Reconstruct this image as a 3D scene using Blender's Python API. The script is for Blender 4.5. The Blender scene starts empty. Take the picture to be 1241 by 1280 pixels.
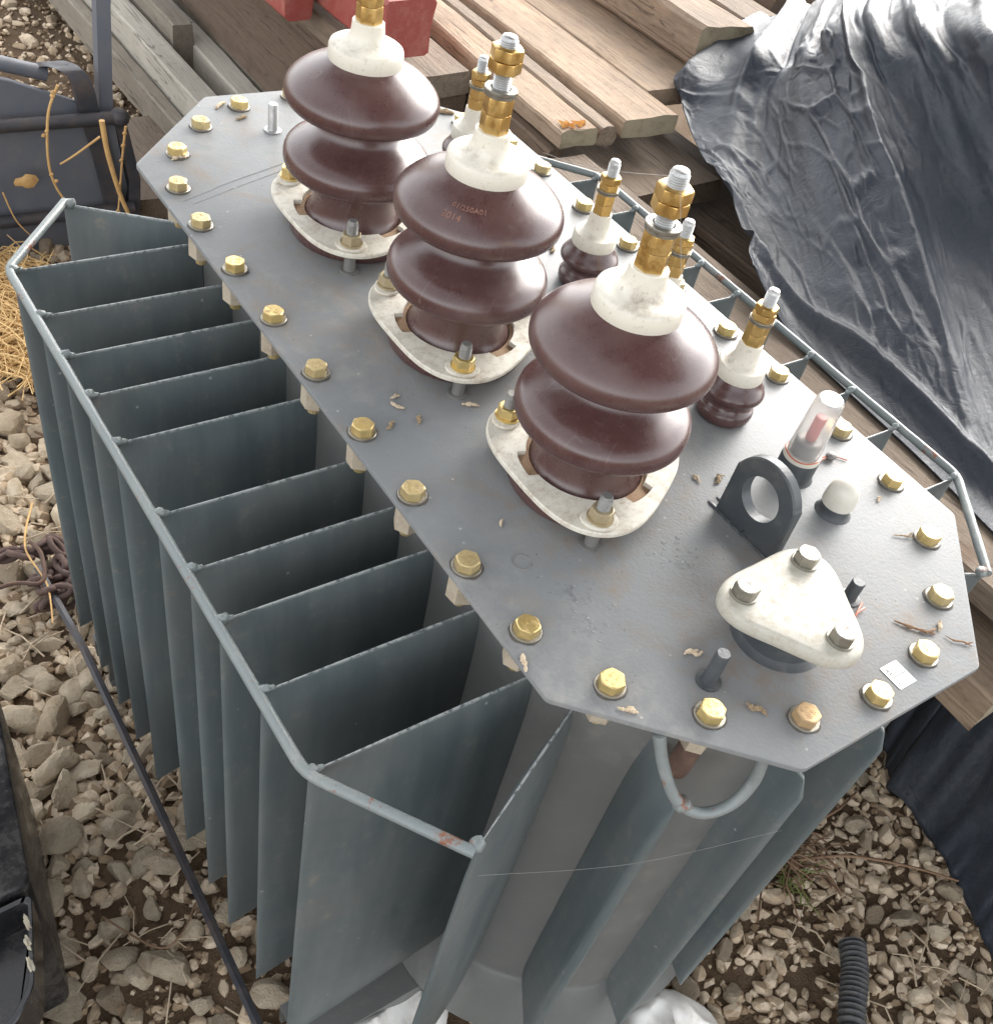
import bpy, bmesh, math, random
from mathutils import Vector, Matrix, noise
import numpy as np

R = math.radians
sc = bpy.context.scene
col = sc.collection
rnd = random.Random(7)

# ------------------------------------------------------------------ camera
CAM = Vector((-0.56736, -0.63442, 0.54747))
def build_camera():
    cd = bpy.data.cameras.new('camera')
    cd.sensor_fit = 'HORIZONTAL'
    cd.sensor_width = 36.0
    cd.lens = 36.893
    cd.shift_y = 0.0938
    cd.clip_start = 0.02
    cd.clip_end = 500
    co = bpy.data.objects.new('camera', cd)
    col.objects.link(co)
    RR = CAMROT
    m = Matrix(((RR[0][0], -RR[1][0], -RR[2][0], CAM.x),
                (RR[0][1], -RR[1][1], -RR[2][1], CAM.y),
                (RR[0][2], -RR[1][2], -RR[2][2], CAM.z),
                (0, 0, 0, 1)))
    co.matrix_world = m
    sc.camera = co
CAMROT = [[0.819353, -0.543589, 0.182129], [-0.317116, -0.69441, -0.645935], [0.477596, 0.471493, -0.741348]]
build_camera()

# ------------------------------------------------------------------ light
SUN_EL, SUN_AZ = 31.0, 27.0            # azimuth measured from +x towards +y
w = bpy.data.worlds.new('World'); sc.world = w; w.use_nodes = True
nt = w.node_tree; nt.nodes.clear()
sky = nt.nodes.new('ShaderNodeTexSky'); sky.sky_type = 'NISHITA'; sky.sun_disc = False
sky.sun_elevation = R(SUN_EL); sky.sun_rotation = R(90 - SUN_AZ)
sky.dust_density = 2.2; sky.ozone_density = 0.6; sky.air_density = 1.0
bg = nt.nodes.new('ShaderNodeBackground'); bg.inputs['Strength'].default_value = 0.15
wo = nt.nodes.new('ShaderNodeOutputWorld')
hs = nt.nodes.new('ShaderNodeHueSaturation'); hs.inputs['Saturation'].default_value = 0.14   # hazy white sky
nt.links.new(sky.outputs[0], hs.inputs['Color']); nt.links.new(hs.outputs[0], bg.inputs[0]); nt.links.new(bg.outputs[0], wo.inputs[0])
sd = bpy.data.lights.new('sun', 'SUN'); sd.energy = 0.5; sd.angle = R(46); sd.color = (1.0, 0.93, 0.84)
so = bpy.data.objects.new('sun', sd); col.objects.link(so)
sv = Vector((math.cos(R(SUN_EL))*math.cos(R(SUN_AZ)), math.cos(R(SUN_EL))*math.sin(R(SUN_AZ)), math.sin(R(SUN_EL))))
so.rotation_euler = sv.to_track_quat('Z', 'Y').to_euler()
so.location = sv*6
sc.view_settings.view_transform = 'Standard'
sc.view_settings.look = 'None'
sc.view_settings.exposure = 2.2
sc.view_settings.gamma = 1.0
sc.cycles.max_bounces = 8

GZ = -0.72     # ground level; the top of the transformer lid is z = 0

# ------------------------------------------------------------------ materials
class NT:
    def __init__(s, name):
        s.m = bpy.data.materials.new(name); s.m.use_nodes = True
        s.t = s.m.node_tree; s.b = s.t.nodes['Principled BSDF']
    def n(s, typ, **kw):
        nd = s.t.nodes.new(typ)
        for k, v in kw.items():
            if k in nd.inputs: nd.inputs[k].default_value = v
            else: setattr(nd, k, v)
        return nd
    def l(s, a, b): s.t.links.new(a, b)
    def coord(s, kind='Object', scale=(1, 1, 1), loc_random=False):
        tc = s.n('ShaderNodeTexCoord'); mp = s.n('ShaderNodeMapping')
        mp.inputs['Scale'].default_value = scale
        s.l(tc.outputs[kind], mp.inputs['Vector'])
        if loc_random:
            oi = s.n('ShaderNodeObjectInfo'); mu = s.n('ShaderNodeMath', operation='MULTIPLY')
            mu.inputs[1].default_value = 37.0
            s.l(oi.outputs['Random'], mu.inputs[0]); s.l(mu.outputs[0], mp.inputs['Location'])
        return mp.outputs[0]
    def noise(s, vec, scale, detail=4, rough=0.55, dist=0.0):
        nd = s.n('ShaderNodeTexNoise'); nd.inputs['Scale'].default_value = scale
        nd.inputs['Detail'].default_value = detail; nd.inputs['Roughness'].default_value = rough
        nd.inputs['Distortion'].default_value = dist
        s.l(vec, nd.inputs['Vector']); return nd.outputs['Fac']
    def ramp(s, fac, stops):
        r = s.n('ShaderNodeValToRGB'); e = r.color_ramp.elements
        while len(e) < len(stops): e.new(0.5)
        for el, (p, c) in zip(e, stops):
            el.position = p; el.color = (c, c, c, 1) if isinstance(c, (int, float)) else (*c, 1)
        s.l(fac, r.inputs[0]); return r.outputs[0]
    def mix(s, fac, a, b, mode='MIX'):
        m = s.n('ShaderNodeMix', data_type='RGBA', blend_type=mode)
        for i, v in ((0, fac), (6, a), (7, b)):
            if isinstance(v, bpy.types.NodeSocket): s.l(v, m.inputs[i])
            elif i == 0: m.inputs[0].default_value = v
            else: m.inputs[i].default_value = (*v, 1)
        return m.outputs[2]
    def math(s, op, a, b):
        m = s.n('ShaderNodeMath', operation=op)
        for i, v in ((0, a), (1, b)):
            if isinstance(v, bpy.types.NodeSocket): s.l(v, m.inputs[i])
            else: m.inputs[i].default_value = v
        return m.outputs[0]
    def set(s, **kw):
        for k, v in kw.items():
            k = k.replace('_', ' ')
            if isinstance(v, bpy.types.NodeSocket): s.l(v, s.b.inputs[k])
            elif isinstance(v, tuple): s.b.inputs[k].default_value = (*v, 1)
            else: s.b.inputs[k].default_value = v
        return s
    def bump(s, h, strength=0.3, dist=0.001, normal=None):
        b = s.n('ShaderNodeBump'); b.inputs['Strength'].default_value = strength; b.inputs['Distance'].default_value = dist
        s.l(h, b.inputs['Height'])
        if normal is not None: s.l(normal, b.inputs['Normal'])
        s.l(b.outputs[0], s.b.inputs['Normal']); return b.outputs[0]

def m_paint(name, base, rough, dust=0.25, peel=0.25, spots=True, rust=0.0, dustcol=(0.36, 0.32, 0.27)):
    a = NT(name); v = a.coord()
    big = a.noise(v, 7, 5, 0.6)
    fine = a.noise(v, 420, 2, 0.5)
    mid = a.noise(v, 55, 4, 0.7)
    d = a.ramp(big, [(0.42, 0.0), (0.75, 1.0)])
    speck = a.ramp(mid, [(0.5, 0.25), (0.72, 1.0)])
    dm = a.math('MULTIPLY', a.math('MULTIPLY', d, speck), dust)
    c = a.mix(dm, base, dustcol)
    if spots:
        vo = a.n('ShaderNodeTexVoronoi'); vo.inputs['Scale'].default_value = 90; a.l(v, vo.inputs['Vector'])
        dots = a.ramp(vo.outputs['Distance'], [(0.06, 1.0), (0.12, 0.0)])
        gate = a.ramp(a.noise(v, 23, 2), [(0.52, 0.0), (0.62, 1.0)])
        c = a.mix(a.math('MULTIPLY', a.math('MULTIPLY', dots, gate), 0.55), c, (0.10, 0.085, 0.07))
    if rust:
        rm = a.ramp(a.noise(v, 30, 6, 0.75), [(0.62-rust*0.12, 0.0), (0.66-rust*0.12, 1.0)])
        c = a.mix(rm, c, a.mix(mid, (0.13, 0.05, 0.03), (0.26, 0.12, 0.07)))
    rr = a.n('ShaderNodeMapRange'); rr.inputs['To Min'].default_value = rough; rr.inputs['To Max'].default_value = min(1, rough+0.35)
    a.l(a.math('MULTIPLY', d, speck), rr.inputs['Value'])
    a.set(Base_Color=c, Roughness=rr.outputs[0], Specular_IOR_Level=0.5)
    h = a.math('ADD', a.math('MULTIPLY', fine, 1.0), a.math('MULTIPLY', mid, 0.9))
    a.bump(h, peel, 0.0006)
    return a.m

M = {}
def m_lid():
    a = NT('grey_lid_paint'); v = a.coord()
    big = a.noise(v, 6.0, 5, 0.62, 0.4); mid = a.noise(v, 60, 5, 0.7); fine = a.noise(v, 330, 2, 0.5)
    d = a.ramp(big, [(0.40, 0.0), (0.72, 1.0)])
    sp = a.ramp(mid, [(0.42, 0.15), (0.72, 1.0)])
    dm = a.math('MULTIPLY', d, sp)
    c = a.mix(a.math('MULTIPLY', dm, 0.55), (0.170, 0.178, 0.181), (0.40, 0.37, 0.325))
    # settled brown dirt in patches
    br = a.ramp(a.noise(v, 9.5, 6, 0.7, 0.8), [(0.52, 0.0), (0.66, 1.0)])
    c = a.mix(a.math('MULTIPLY', a.math('MULTIPLY', br, sp), 0.85), c, (0.19, 0.14, 0.095))
    dist = None
    for cx_, cy_ in ((-0.074, -0.201), (-0.074, -0.003), (-0.074, 0.197), (-0.0285, -0.4015)):
        vd = a.n('ShaderNodeVectorMath', operation='DISTANCE'); a.l(v, vd.inputs[0]); vd.inputs[1].default_value = (cx_, cy_, 0)
        dist = vd.outputs['Value'] if dist is None else a.math('MINIMUM', dist, vd.outputs['Value'])
    dist = a.math('ADD', dist, a.math('MULTIPLY', a.math('SUBTRACT', a.noise(v, 18, 5, 0.7), 0.5), 0.10))
    stain = a.ramp(dist, [(0.060, 1.0), (0.112, 0.0)])
    c = a.mix(a.math('MULTIPLY', a.math('MULTIPLY', stain, sp), 0.62), c, (0.15, 0.112, 0.080))
    vo = a.n('ShaderNodeTexVoronoi'); vo.inputs['Scale'].default_value = 120; a.l(v, vo.inputs['Vector'])
    dots = a.ramp(vo.outputs['Distance'], [(0.05, 1.0), (0.11, 0.0)])
    gate = a.ramp(a.noise(v, 21, 3), [(0.53, 0.0), (0.6, 1.0)])
    c = a.mix(a.math('MULTIPLY', a.math('MULTIPLY', dots, gate), 0.7), c, (0.05, 0.042, 0.035))
    vo2 = a.n('ShaderNodeTexVoronoi'); vo2.inputs['Scale'].default_value = 47; a.l(v, vo2.inputs['Vector'])
    dots2 = a.ramp(vo2.outputs['Distance'], [(0.03, 1.0), (0.07, 0.0)])
    c = a.mix(a.math('MULTIPLY', dots2, 0.5), c, (0.5, 0.48, 0.44))
    rr = a.n('ShaderNodeMapRange'); rr.inputs['To Min'].default_value = 0.54; rr.inputs['To Max'].default_value = 0.74
    a.l(dm, rr.inputs['Value'])
    a.set(Base_Color=c, Roughness=rr.outputs[0], Specular_IOR_Level=0.42)
    h = a.math('ADD', fine, a.math('MULTIPLY', mid, 1.1))
    a.bump(h, 0.36, 0.0008)
    return a.m
M['lid'] = m_lid()
def m_fin():
    a = NT('fin_paint'); v = a.coord(loc_random=True); vs_ = a.coord(scale=(1, 1, 0.12), loc_random=True); ob = a.n('ShaderNodeTexCoord').outputs['Object']
    big = a.noise(v, 5, 5, 0.65, 0.5); st = a.noise(vs_, 34, 5, 0.65); mid = a.noise(v, 60, 6, 0.75)
    c = a.mix(a.ramp(st, [(0.35, 0.0), (0.7, 1.0)]), (0.078, 0.100, 0.106), (0.122, 0.143, 0.146))
    c = a.mix(a.math('MULTIPLY', a.ramp(big, [(0.42, 0.0), (0.7, 1.0)]), 0.55), c, (0.135, 0.135, 0.125))
    c = a.mix(a.math('MULTIPLY', a.math('MULTIPLY', a.ramp(mid, [(0.55, 0.0), (0.75, 1.0)]), a.ramp(st, [(0.38, 0.0), (0.6, 1.0)])), 0.75), c, (0.22, 0.20, 0.165))
    vo = a.n('ShaderNodeTexVoronoi'); vo.inputs['Scale'].default_value = 26; a.l(v, vo.inputs['Vector'])
    c = a.mix(a.math('MULTIPLY', a.ramp(vo.outputs['Distance'], [(0.02, 1.0), (0.05, 0.0)]), 0.6), c, (0.42, 0.41, 0.38))
    sx = a.n('ShaderNodeSeparateXYZ'); a.l(ob, sx.inputs[0])
    edge = a.ramp(a.math('ADD', sx.outputs['Z'], 0.0706), [(0.0, 0.0), (0.0012, 1.0)])
    chip = a.ramp(a.noise(ob, 190, 4, 0.7), [(0.40, 0.0), (0.52, 1.0)])
    c = a.mix(a.math('MULTIPLY', edge, chip), c, (0.40, 0.42, 0.41))
    rr = a.n('ShaderNodeMapRange'); rr.inputs['To Min'].default_value = 0.30; rr.inputs['To Max'].default_value = 0.55
    a.l(big, rr.inputs['Value'])
    a.set(Base_Color=c, Roughness=rr.outputs[0])
    a.bump(a.math('ADD', a.math('MULTIPLY', a.noise(v, 11, 2), 1.0), a.math('MULTIPLY', mid, 0.03)), 0.25, 0.010)
    return a.m
M['fin'] = m_fin()
M['tank'] = m_paint('tank_paint', (0.115, 0.120, 0.116), 0.45, 0.5, 0.2, spots=True, dustcol=(0.26, 0.24, 0.21))
M['rod'] = m_paint('rod_paint', (0.17, 0.195, 0.195), 0.36, 0.6, 0.5, spots=True, rust=0.16, dustcol=(0.40, 0.38, 0.34))
M['darkpaint'] = m_paint('dark_grey_paint', (0.045, 0.052, 0.058), 0.42, 0.4, 0.3)
def m_porc():
    a = NT('brown_porcelain'); v = a.coord(loc_random=True)
    big = a.noise(v, 14, 5, 0.62, 0.5); mid = a.noise(v, 75, 5, 0.7); fine = a.noise(v, 420, 4, 0.7); hair = a.noise(a.coord(scale=(1, 1, 0.25)), 700, 3)
    c = a.mix(big, (0.044, 0.0165, 0.0160), (0.078, 0.0285, 0.0265))
    d = a.math('MULTIPLY', a.ramp(big, [(0.34, 0.25), (0.68, 1.0)]), a.ramp(mid, [(0.25, 0.45), (0.75, 1.0)]))
    d = a.math('MULTIPLY', d, a.ramp(fine, [(0.3, 0.6), (0.7, 1.0)]))
    c = a.mix(a.math('MULTIPLY', d, 0.40), c, (0.19, 0.145, 0.13))
    sp = a.n('ShaderNodeTexVoronoi'); sp.inputs['Scale'].default_value = 150; a.l(v, sp.inputs['Vector'])
    c = a.mix(a.math('MULTIPLY', a.ramp(sp.outputs['Distance'], [(0.04, 1.0), (0.09, 0.0)]), a.ramp(mid, [(0.56, 0.0), (0.62, 0.6)])), c, (0.36, 0.31, 0.27))
    for rot_, msk in ((0.6, 5.0), (2.1, 9.0)):
        mp = a.n('ShaderNodeMapping'); mp.inputs['Rotation'].default_value = (rot_, rot_*0.7, rot_*1.9); mp.inputs['Scale'].default_value = (1, 1, 0.16); a.l(v, mp.inputs['Vector'])
        vv = a.n('ShaderNodeTexVoronoi'); vv.feature = 'DISTANCE_TO_EDGE'; vv.inputs['Scale'].default_value = 55; a.l(mp.outputs[0], vv.inputs['Vector'])
        hair_ = a.math('MULTIPLY', a.ramp(vv.outputs['Distance'], [(0.0, 1.0), (0.022, 0.0)]), a.ramp(a.noise(v, msk*6, 3), [(0.58, 0.0), (0.68, 0.26)]))
        c = a.mix(hair_, c, (0.30, 0.25, 0.22))
    rr = a.n('ShaderNodeMapRange'); rr.inputs['To Min'].default_value = 0.20; rr.inputs['To Max'].default_value = 0.46
    a.l(d, rr.inputs['Value'])
    a.set(Base_Color=c, Roughness=rr.outputs[0], Specular_IOR_Level=0.7)
    a.bump(a.math('ADD', a.math('MULTIPLY', fine, 0.7), hair), 0.10, 0.0004)
    return a.m
M['porc'] = m_porc()
def m_dirty(name, base, dirt, amt, rough, scale=40, metallic=0.0, bumps=0.15):
    a = NT(name); v = a.coord(loc_random=True)
    n1 = a.noise(v, scale, 7, 0.78, 0.0); n2 = a.noise(v, scale*7, 3, 0.7)
    f = a.math('MULTIPLY', a.ramp(n1, [(0.45, 0.0), (0.66, 1.0)]), a.ramp(n2, [(0.35, 0.35), (0.62, 1.0)]))
    c = a.mix(a.math('MULTIPLY', f, amt), base, dirt)
    rr = a.n('ShaderNodeMapRange'); rr.inputs['To Min'].default_value = rough; rr.inputs['To Max'].default_value = min(1, rough+0.3)
    a.l(f, rr.inputs['Value'])
    a.set(Base_Color=c, Roughness=rr.outputs[0], Metallic=metallic)
    if metallic > 0:
        a.l(a.math('MULTIPLY', a.math('SUBTRACT', 1.0, a.math('MULTIPLY', f, amt)), metallic), a.b.inputs['Metallic'])
    a.bump(n2, bumps, 0.0004)
    return a.m
M['cap'] = m_dirty('white_cap_plastic', (0.66, 0.625, 0.53), (0.26, 0.18, 0.11), 0.75, 0.42, 70)
def m_cap():
    a = NT('white_cap_plastic'); ob = a.n('ShaderNodeTexCoord').outputs['Object']; v = a.coord(loc_random=True)
    n1 = a.noise(v, 230, 4, 0.7); n2 = a.noise(v, 26, 4, 0.6); n3 = a.noise(v, 75, 6, 0.75)
    c = a.mix(n2, (0.62, 0.585, 0.49), (0.69, 0.66, 0.57))
    c = a.mix(a.math('MULTIPLY', a.ramp(n1, [(0.60, 0.0), (0.70, 1.0)]), 0.55), c, (0.30, 0.22, 0.14))
    sx = a.n('ShaderNodeSeparateXYZ'); a.l(ob, sx.inputs[0]); z = sx.outputs['Z']
    fil = a.math('ADD', a.ramp(z, [(0.178, 0.0), (0.1815, 1.0), (0.186, 0.8), (0.194, 0.0)]), a.ramp(z, [(0.0545, 0.0), (0.058, 1.0), (0.061, 0.8), (0.066, 0.0)]))
    side = a.ramp(n2, [(0.44, 0.0), (0.60, 1.0)])
    dirt = a.math('MULTIPLY', a.math('MULTIPLY', fil, side), a.ramp(n3, [(0.36, 0.0), (0.62, 1.0)]))
    c = a.mix(a.math('MULTIPLY', dirt, 0.85), c, (0.17, 0.11, 0.065))
    a.set(Base_Color=c, Roughness=0.45)
    a.bump(n1, 0.10, 0.0004)
    return a.m
M['cap'] = m_cap()
M['flange'] = m_dirty('pale_cast_flange', (0.58, 0.55, 0.47), (0.26, 0.18, 0.11), 0.75, 0.55, 85, 0.0, 0.3)
M['cover'] = m_dirty('white_cast_cover', (0.43, 0.415, 0.355), (0.27, 0.21, 0.14), 0.6, 0.5, 130, 0.0, 0.2)
M['brass'] = m_dirty('brass', (0.60, 0.40, 0.14), (0.28, 0.18, 0.07), 0.7, 0.30, 60, 1.0)
M['zinc'] = m_dirty('grey_zinc', (0.44, 0.445, 0.44), (0.25, 0.22, 0.18), 0.6, 0.42, 80, 0.9)
M['darkzinc'] = m_dirty('dull_grey_zinc', (0.22, 0.22, 0.21), (0.16, 0.13, 0.10), 0.7, 0.5, 80, 0.6)
M['yellowzinc'] = m_dirty('yellow_zinc', (0.66, 0.51, 0.22), (0.34, 0.22, 0.10), 0.75, 0.34, 60, 0.85)
M['rustzinc'] = m_dirty('tarnished_zinc', (0.50, 0.35, 0.19), (0.26, 0.16, 0.09), 0.8, 0.45, 60, 0.7)
M['palezinc'] = m_dirty('pale_zinc', (0.30, 0.285, 0.24), (0.16, 0.13, 0.10), 0.8, 0.36, 60, 0.85)
M['nutzinc'] = m_dirty('dull_yellow_zinc', (0.42, 0.35, 0.22), (0.24, 0.18, 0.11), 0.7, 0.42, 50, 0.6)
M['nutbeige'] = m_dirty('beige_coated_nut', (0.40, 0.345, 0.265), (0.20, 0.15, 0.10), 0.7, 0.6, 50, 0.1)
M['rust'] = m_dirty('rusty_steel', (0.10, 0.062, 0.048), (0.20, 0.115, 0.075), 0.8, 0.75, 70, 0.2, 0.5)
M['cork'] = m_dirty('tan_gasket', (0.34, 0.22, 0.13), (0.20, 0.12, 0.07), 0.8, 0.8, 80)
M['ivory'] = m_dirty('ivory_plastic', (0.60, 0.575, 0.50), (0.36, 0.30, 0.22), 0.4, 0.34, 40)
M['red'] = m_dirty('red_paint', (0.29, 0.060, 0.048), (0.42, 0.20, 0.15), 0.7, 0.6, 22, 0, 0.4)
M['redfloat'] = m_dirty('red_float', (0.50, 0.06, 0.05), (0.55, 0.16, 0.12), 0.5, 0.4, 60)
M['copper'] = m_dirty('red_wire', (0.48, 0.12, 0.06), (0.3, 0.1, 0.05), 0.5, 0.4, 60)
M['lead'] = m_dirty('lead_seal', (0.16, 0.15, 0.145), (0.3, 0.27, 0.24), 0.5, 0.45, 90, 0.5)
M['sticker'] = m_dirty('white_sticker', (0.82, 0.82, 0.81), (0.6, 0.58, 0.55), 0.3, 0.45, 60)
M['ink'] = m_dirty('grey_ink', (0.10, 0.10, 0.10), (0.2, 0.2, 0.2), 0.4, 0.6, 60)
M['mark'] = m_dirty('buff_stamp', (0.26, 0.13, 0.095), (0.09, 0.03, 0.028), 0.9, 0.5, 200)
M['debris'] = m_dirty('dry_husk', (0.30, 0.22, 0.13), (0.10, 0.07, 0.045), 0.9, 0.85, 160, 0, 0.6)
M['debrispale'] = m_dirty('pale_husk', (0.52, 0.42, 0.30), (0.20, 0.14, 0.08), 0.8, 0.85, 160, 0, 0.6)
M['straw'] = m_dirty('dry_straw', (0.72, 0.50, 0.23), (0.48, 0.28, 0.10), 0.8, 0.65, 30, 0, 0.3)
M['stem'] = m_dirty('dry_twig', (0.58, 0.36, 0.14), (0.36, 0.20, 0.08), 0.8, 0.6, 25, 0, 0.3)
M['twig'] = m_dirty('brown_twig', (0.20, 0.12, 0.07), (0.10, 0.06, 0.035), 0.7, 0.8, 25, 0, 0.3)
M['greenleaf'] = m_dirty('green_blade', (0.17, 0.21, 0.06), (0.38, 0.3, 0.12), 0.6, 0.6, 40)
M['bag'] = m_dirty('white_bag', (0.74, 0.73, 0.70), (0.42, 0.36, 0.28), 0.55, 0.5, 18)
M['hose'] = m_dirty('black_hose', (0.035, 0.038, 0.042), (0.16, 0.14, 0.12), 0.7, 0.5, 50)
M['steelblue'] = m_dirty('blue_grey_steel', (0.115, 0.124, 0.145), (0.19, 0.17, 0.15), 0.5, 0.5, 12, 0.0, 0.2)
M['steeldark'] = m_dirty('worn_dark_steel', (0.05, 0.052, 0.06), (0.12, 0.08, 0.06), 0.7, 0.5, 24, 0.3, 0.3)
M['chain'] = m_dirty('rusty_chain', (0.095, 0.06, 0.052), (0.2, 0.13, 0.10), 0.7, 0.7, 60, 0.2, 0.5)
M['blackbox'] = m_dirty('black_gloss', (0.016, 0.016, 0.018), (0.13, 0.12, 0.11), 0.8, 0.2, 9, 0.0, 0.15)
M['grime'] = m_dirty('contact_shade_grime', (0.075, 0.064, 0.054), (0.14, 0.12, 0.10), 0.7, 0.8, 160, 0, 0.4)  # dark tone stands for contact shade round the washers, with some grime
M['tape'] = m_dirty('cream_tape', (0.36, 0.33, 0.25), (0.3, 0.24, 0.16), 0.7, 0.6, 60)
M['roof'] = m_dirty('roof_sheet', (0.30, 0.31, 0.32), (0.24, 0.18, 0.13), 0.5, 0.6, 6)
M['web'] = m_dirty('spider_silk', (0.36, 0.36, 0.34), (0.3, 0.3, 0.28), 0.4, 0.5, 60)
def m_clear():
    a = NT('clear_plastic'); v = a.coord()
    n = a.noise(v, 60, 3)
    rr = a.n('ShaderNodeMapRange'); rr.inputs['To Min'].default_value = 0.08; rr.inputs['To Max'].default_value = 0.3
    a.l(n, rr.inputs['Value'])
    a.set(Base_Color=(0.93, 0.92, 0.90), Roughness=rr.outputs[0], Transmission_Weight=0.85, IOR=1.3)
    return a.m
M['clear'] = m_clear()
def m_water():
    a = NT('water'); a.set(Base_Color=(0.32, 0.33, 0.335), Roughness=0.02, Alpha=0.15, IOR=1.33); return a.m
M['water'] = m_water()
def m_wood(name, ca, cb, cc, rough=0.8, along='Y', streak=1.0):
    a = NT(name)
    sc_ = {'Y': (26, 1.6, 26), 'X': (1.6, 26, 26)}[along]
    v = a.coord(scale=sc_, loc_random=True)
    v0 = a.coord(loc_random=True)
    g = a.noise(v, 2.2, 8, 0.68, 0.9); g2 = a.noise(v, 9.0, 6, 0.75, 0.3); st = a.noise(v0, 5.5, 5, 0.65)
    c = a.mix(a.ramp(g, [(0.3, 0.0), (0.7, 1.0)]), ca, cb)
    c = a.mix(a.math('MULTIPLY', a.ramp(g2, [(0.50, 0.0), (0.70, 1.0)]), 0.80*streak), c, tuple(x*0.30 for x in ca))
    c = a.mix(a.math('MULTIPLY', a.ramp(st, [(0.42, 0.0), (0.72, 1.0)]), 0.75), c, cc)
    dv = a.n('ShaderNodeTexVoronoi'); dv.inputs['Scale'].default_value = 8.5; a.l(v0, dv.inputs['Vector'])
    c = a.mix(a.math('MULTIPLY', a.ramp(dv.outputs['Distance'], [(0.028, 1.0), (0.045, 0.0)]), 0.85), c, (0.03, 0.022, 0.016))
    ck = a.noise(a.coord(scale=(sc_[0]*0.7, sc_[1]*0.5, sc_[2]*0.7), loc_random=True), 2.0, 3, 0.5, 0.6)
    crack = a.ramp(ck, [(0.485, 0.0), (0.5, 1.0), (0.515, 0.0)])
    gate = a.ramp(a.noise(v0, 3.5, 3), [(0.48, 0.0), (0.58, 1.0)])
    c = a.mix(a.math('MULTIPLY', a.math('MULTIPLY', crack, gate), 0.8), c, tuple(x*0.2 for x in ca))
    kn = a.n('ShaderNodeTexVoronoi'); kn.inputs['Scale'].default_value = 3.2; a.l(v0, kn.inputs['Vector'])
    c = a.mix(a.math('MULTIPLY', a.ramp(kn.outputs['Distance'], [(0.04, 0.8), (0.085, 0.0)]), 0.7), c, (ca[0]*0.55, ca[1]*0.38, ca[2]*0.26))
    c = a.mix(a.math('MULTIPLY', a.ramp(a.noise(v0, 38, 5, 0.75), [(0.56, 0.0), (0.72, 1.0)]), 0.5), c, tuple(x*0.42 for x in ca))
    oi = a.n('ShaderNodeObjectInfo')
    vr = a.n('ShaderNodeMapRange'); vr.inputs['To Min'].default_value = 0.78; vr.inputs['To Max'].default_value = 1.18
    a.l(oi.outputs['Random'], vr.inputs['Value'])
    hsv = a.n('ShaderNodeHueSaturation'); a.l(vr.outputs[0], hsv.inputs['Value']); a.l(c, hsv.inputs['Color'])
    a.set(Base_Color=hsv.outputs[0], Roughness=rough, Specular_IOR_Level=0.35)
    a.bump(a.math('ADD', g2, a.math('MULTIPLY', g, 1.5)), 0.75, 0.0025)
    return a.m
M['wood'] = m_wood('weathered_plank', (0.29, 0.20, 0.13), (0.45, 0.335, 0.235), (0.22, 0.17, 0.13))
M['woodbrown'] = m_wood('brown_plank', (0.21, 0.155, 0.11), (0.31, 0.24, 0.175), (0.20, 0.155, 0.12))
M['woodgrey'] = m_wood('grey_batten', (0.25, 0.215, 0.17), (0.33, 0.29, 0.235), (0.19, 0.16, 0.125), streak=0.6)
M['woodpale'] = m_wood('pale_batten', (0.47, 0.43, 0.36), (0.58, 0.54, 0.46), (0.38, 0.35, 0.29), streak=0.4)
M['wooddark'] = m_wood('dark_plank', (0.13, 0.088, 0.06), (0.20, 0.14, 0.10), (0.16, 0.115, 0.08))
M['endgrain'] = m_dirty('raw_end_grain', (0.34, 0.29, 0.2), (0.15, 0.12, 0.07), 0.9, 0.9, 35, 0, 0.8)
def m_tarp():
    a = NT('black_tarpaulin'); v = a.coord()
    big = a.noise(v, 5, 5, 0.6); n1 = a.noise(v, 26, 7, 0.68, 1.0); n2 = a.noise(v, 120, 4, 0.65)
    d = a.math('MULTIPLY', a.ramp(big, [(0.45, 0.0), (0.75, 1.0)]), a.ramp(n2, [(0.4, 0.2), (0.7, 1.0)]))
    c = a.mix(a.math('MULTIPLY', d, 0.6), (0.027, 0.033, 0.044), (0.090, 0.088, 0.082))
    rr = a.n('ShaderNodeMapRange'); rr.inputs['To Min'].default_value = 0.42; rr.inputs['To Max'].default_value = 0.74
    a.l(d, rr.inputs['Value'])
    a.set(Base_Color=c, Roughness=rr.outputs[0], Specular_IOR_Level=0.36)
    rd = a.ramp(n1, [(0.40, 0.0), (0.5, 1.0), (0.60, 0.0)])
    h = a.math('ADD', a.math('MULTIPLY', rd, 0.5), a.math('MULTIPLY', n2, 0.35))
    a.bump(h, 0.30, 0.003)
    return a.m
M['tarp'] = m_tarp()
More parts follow.
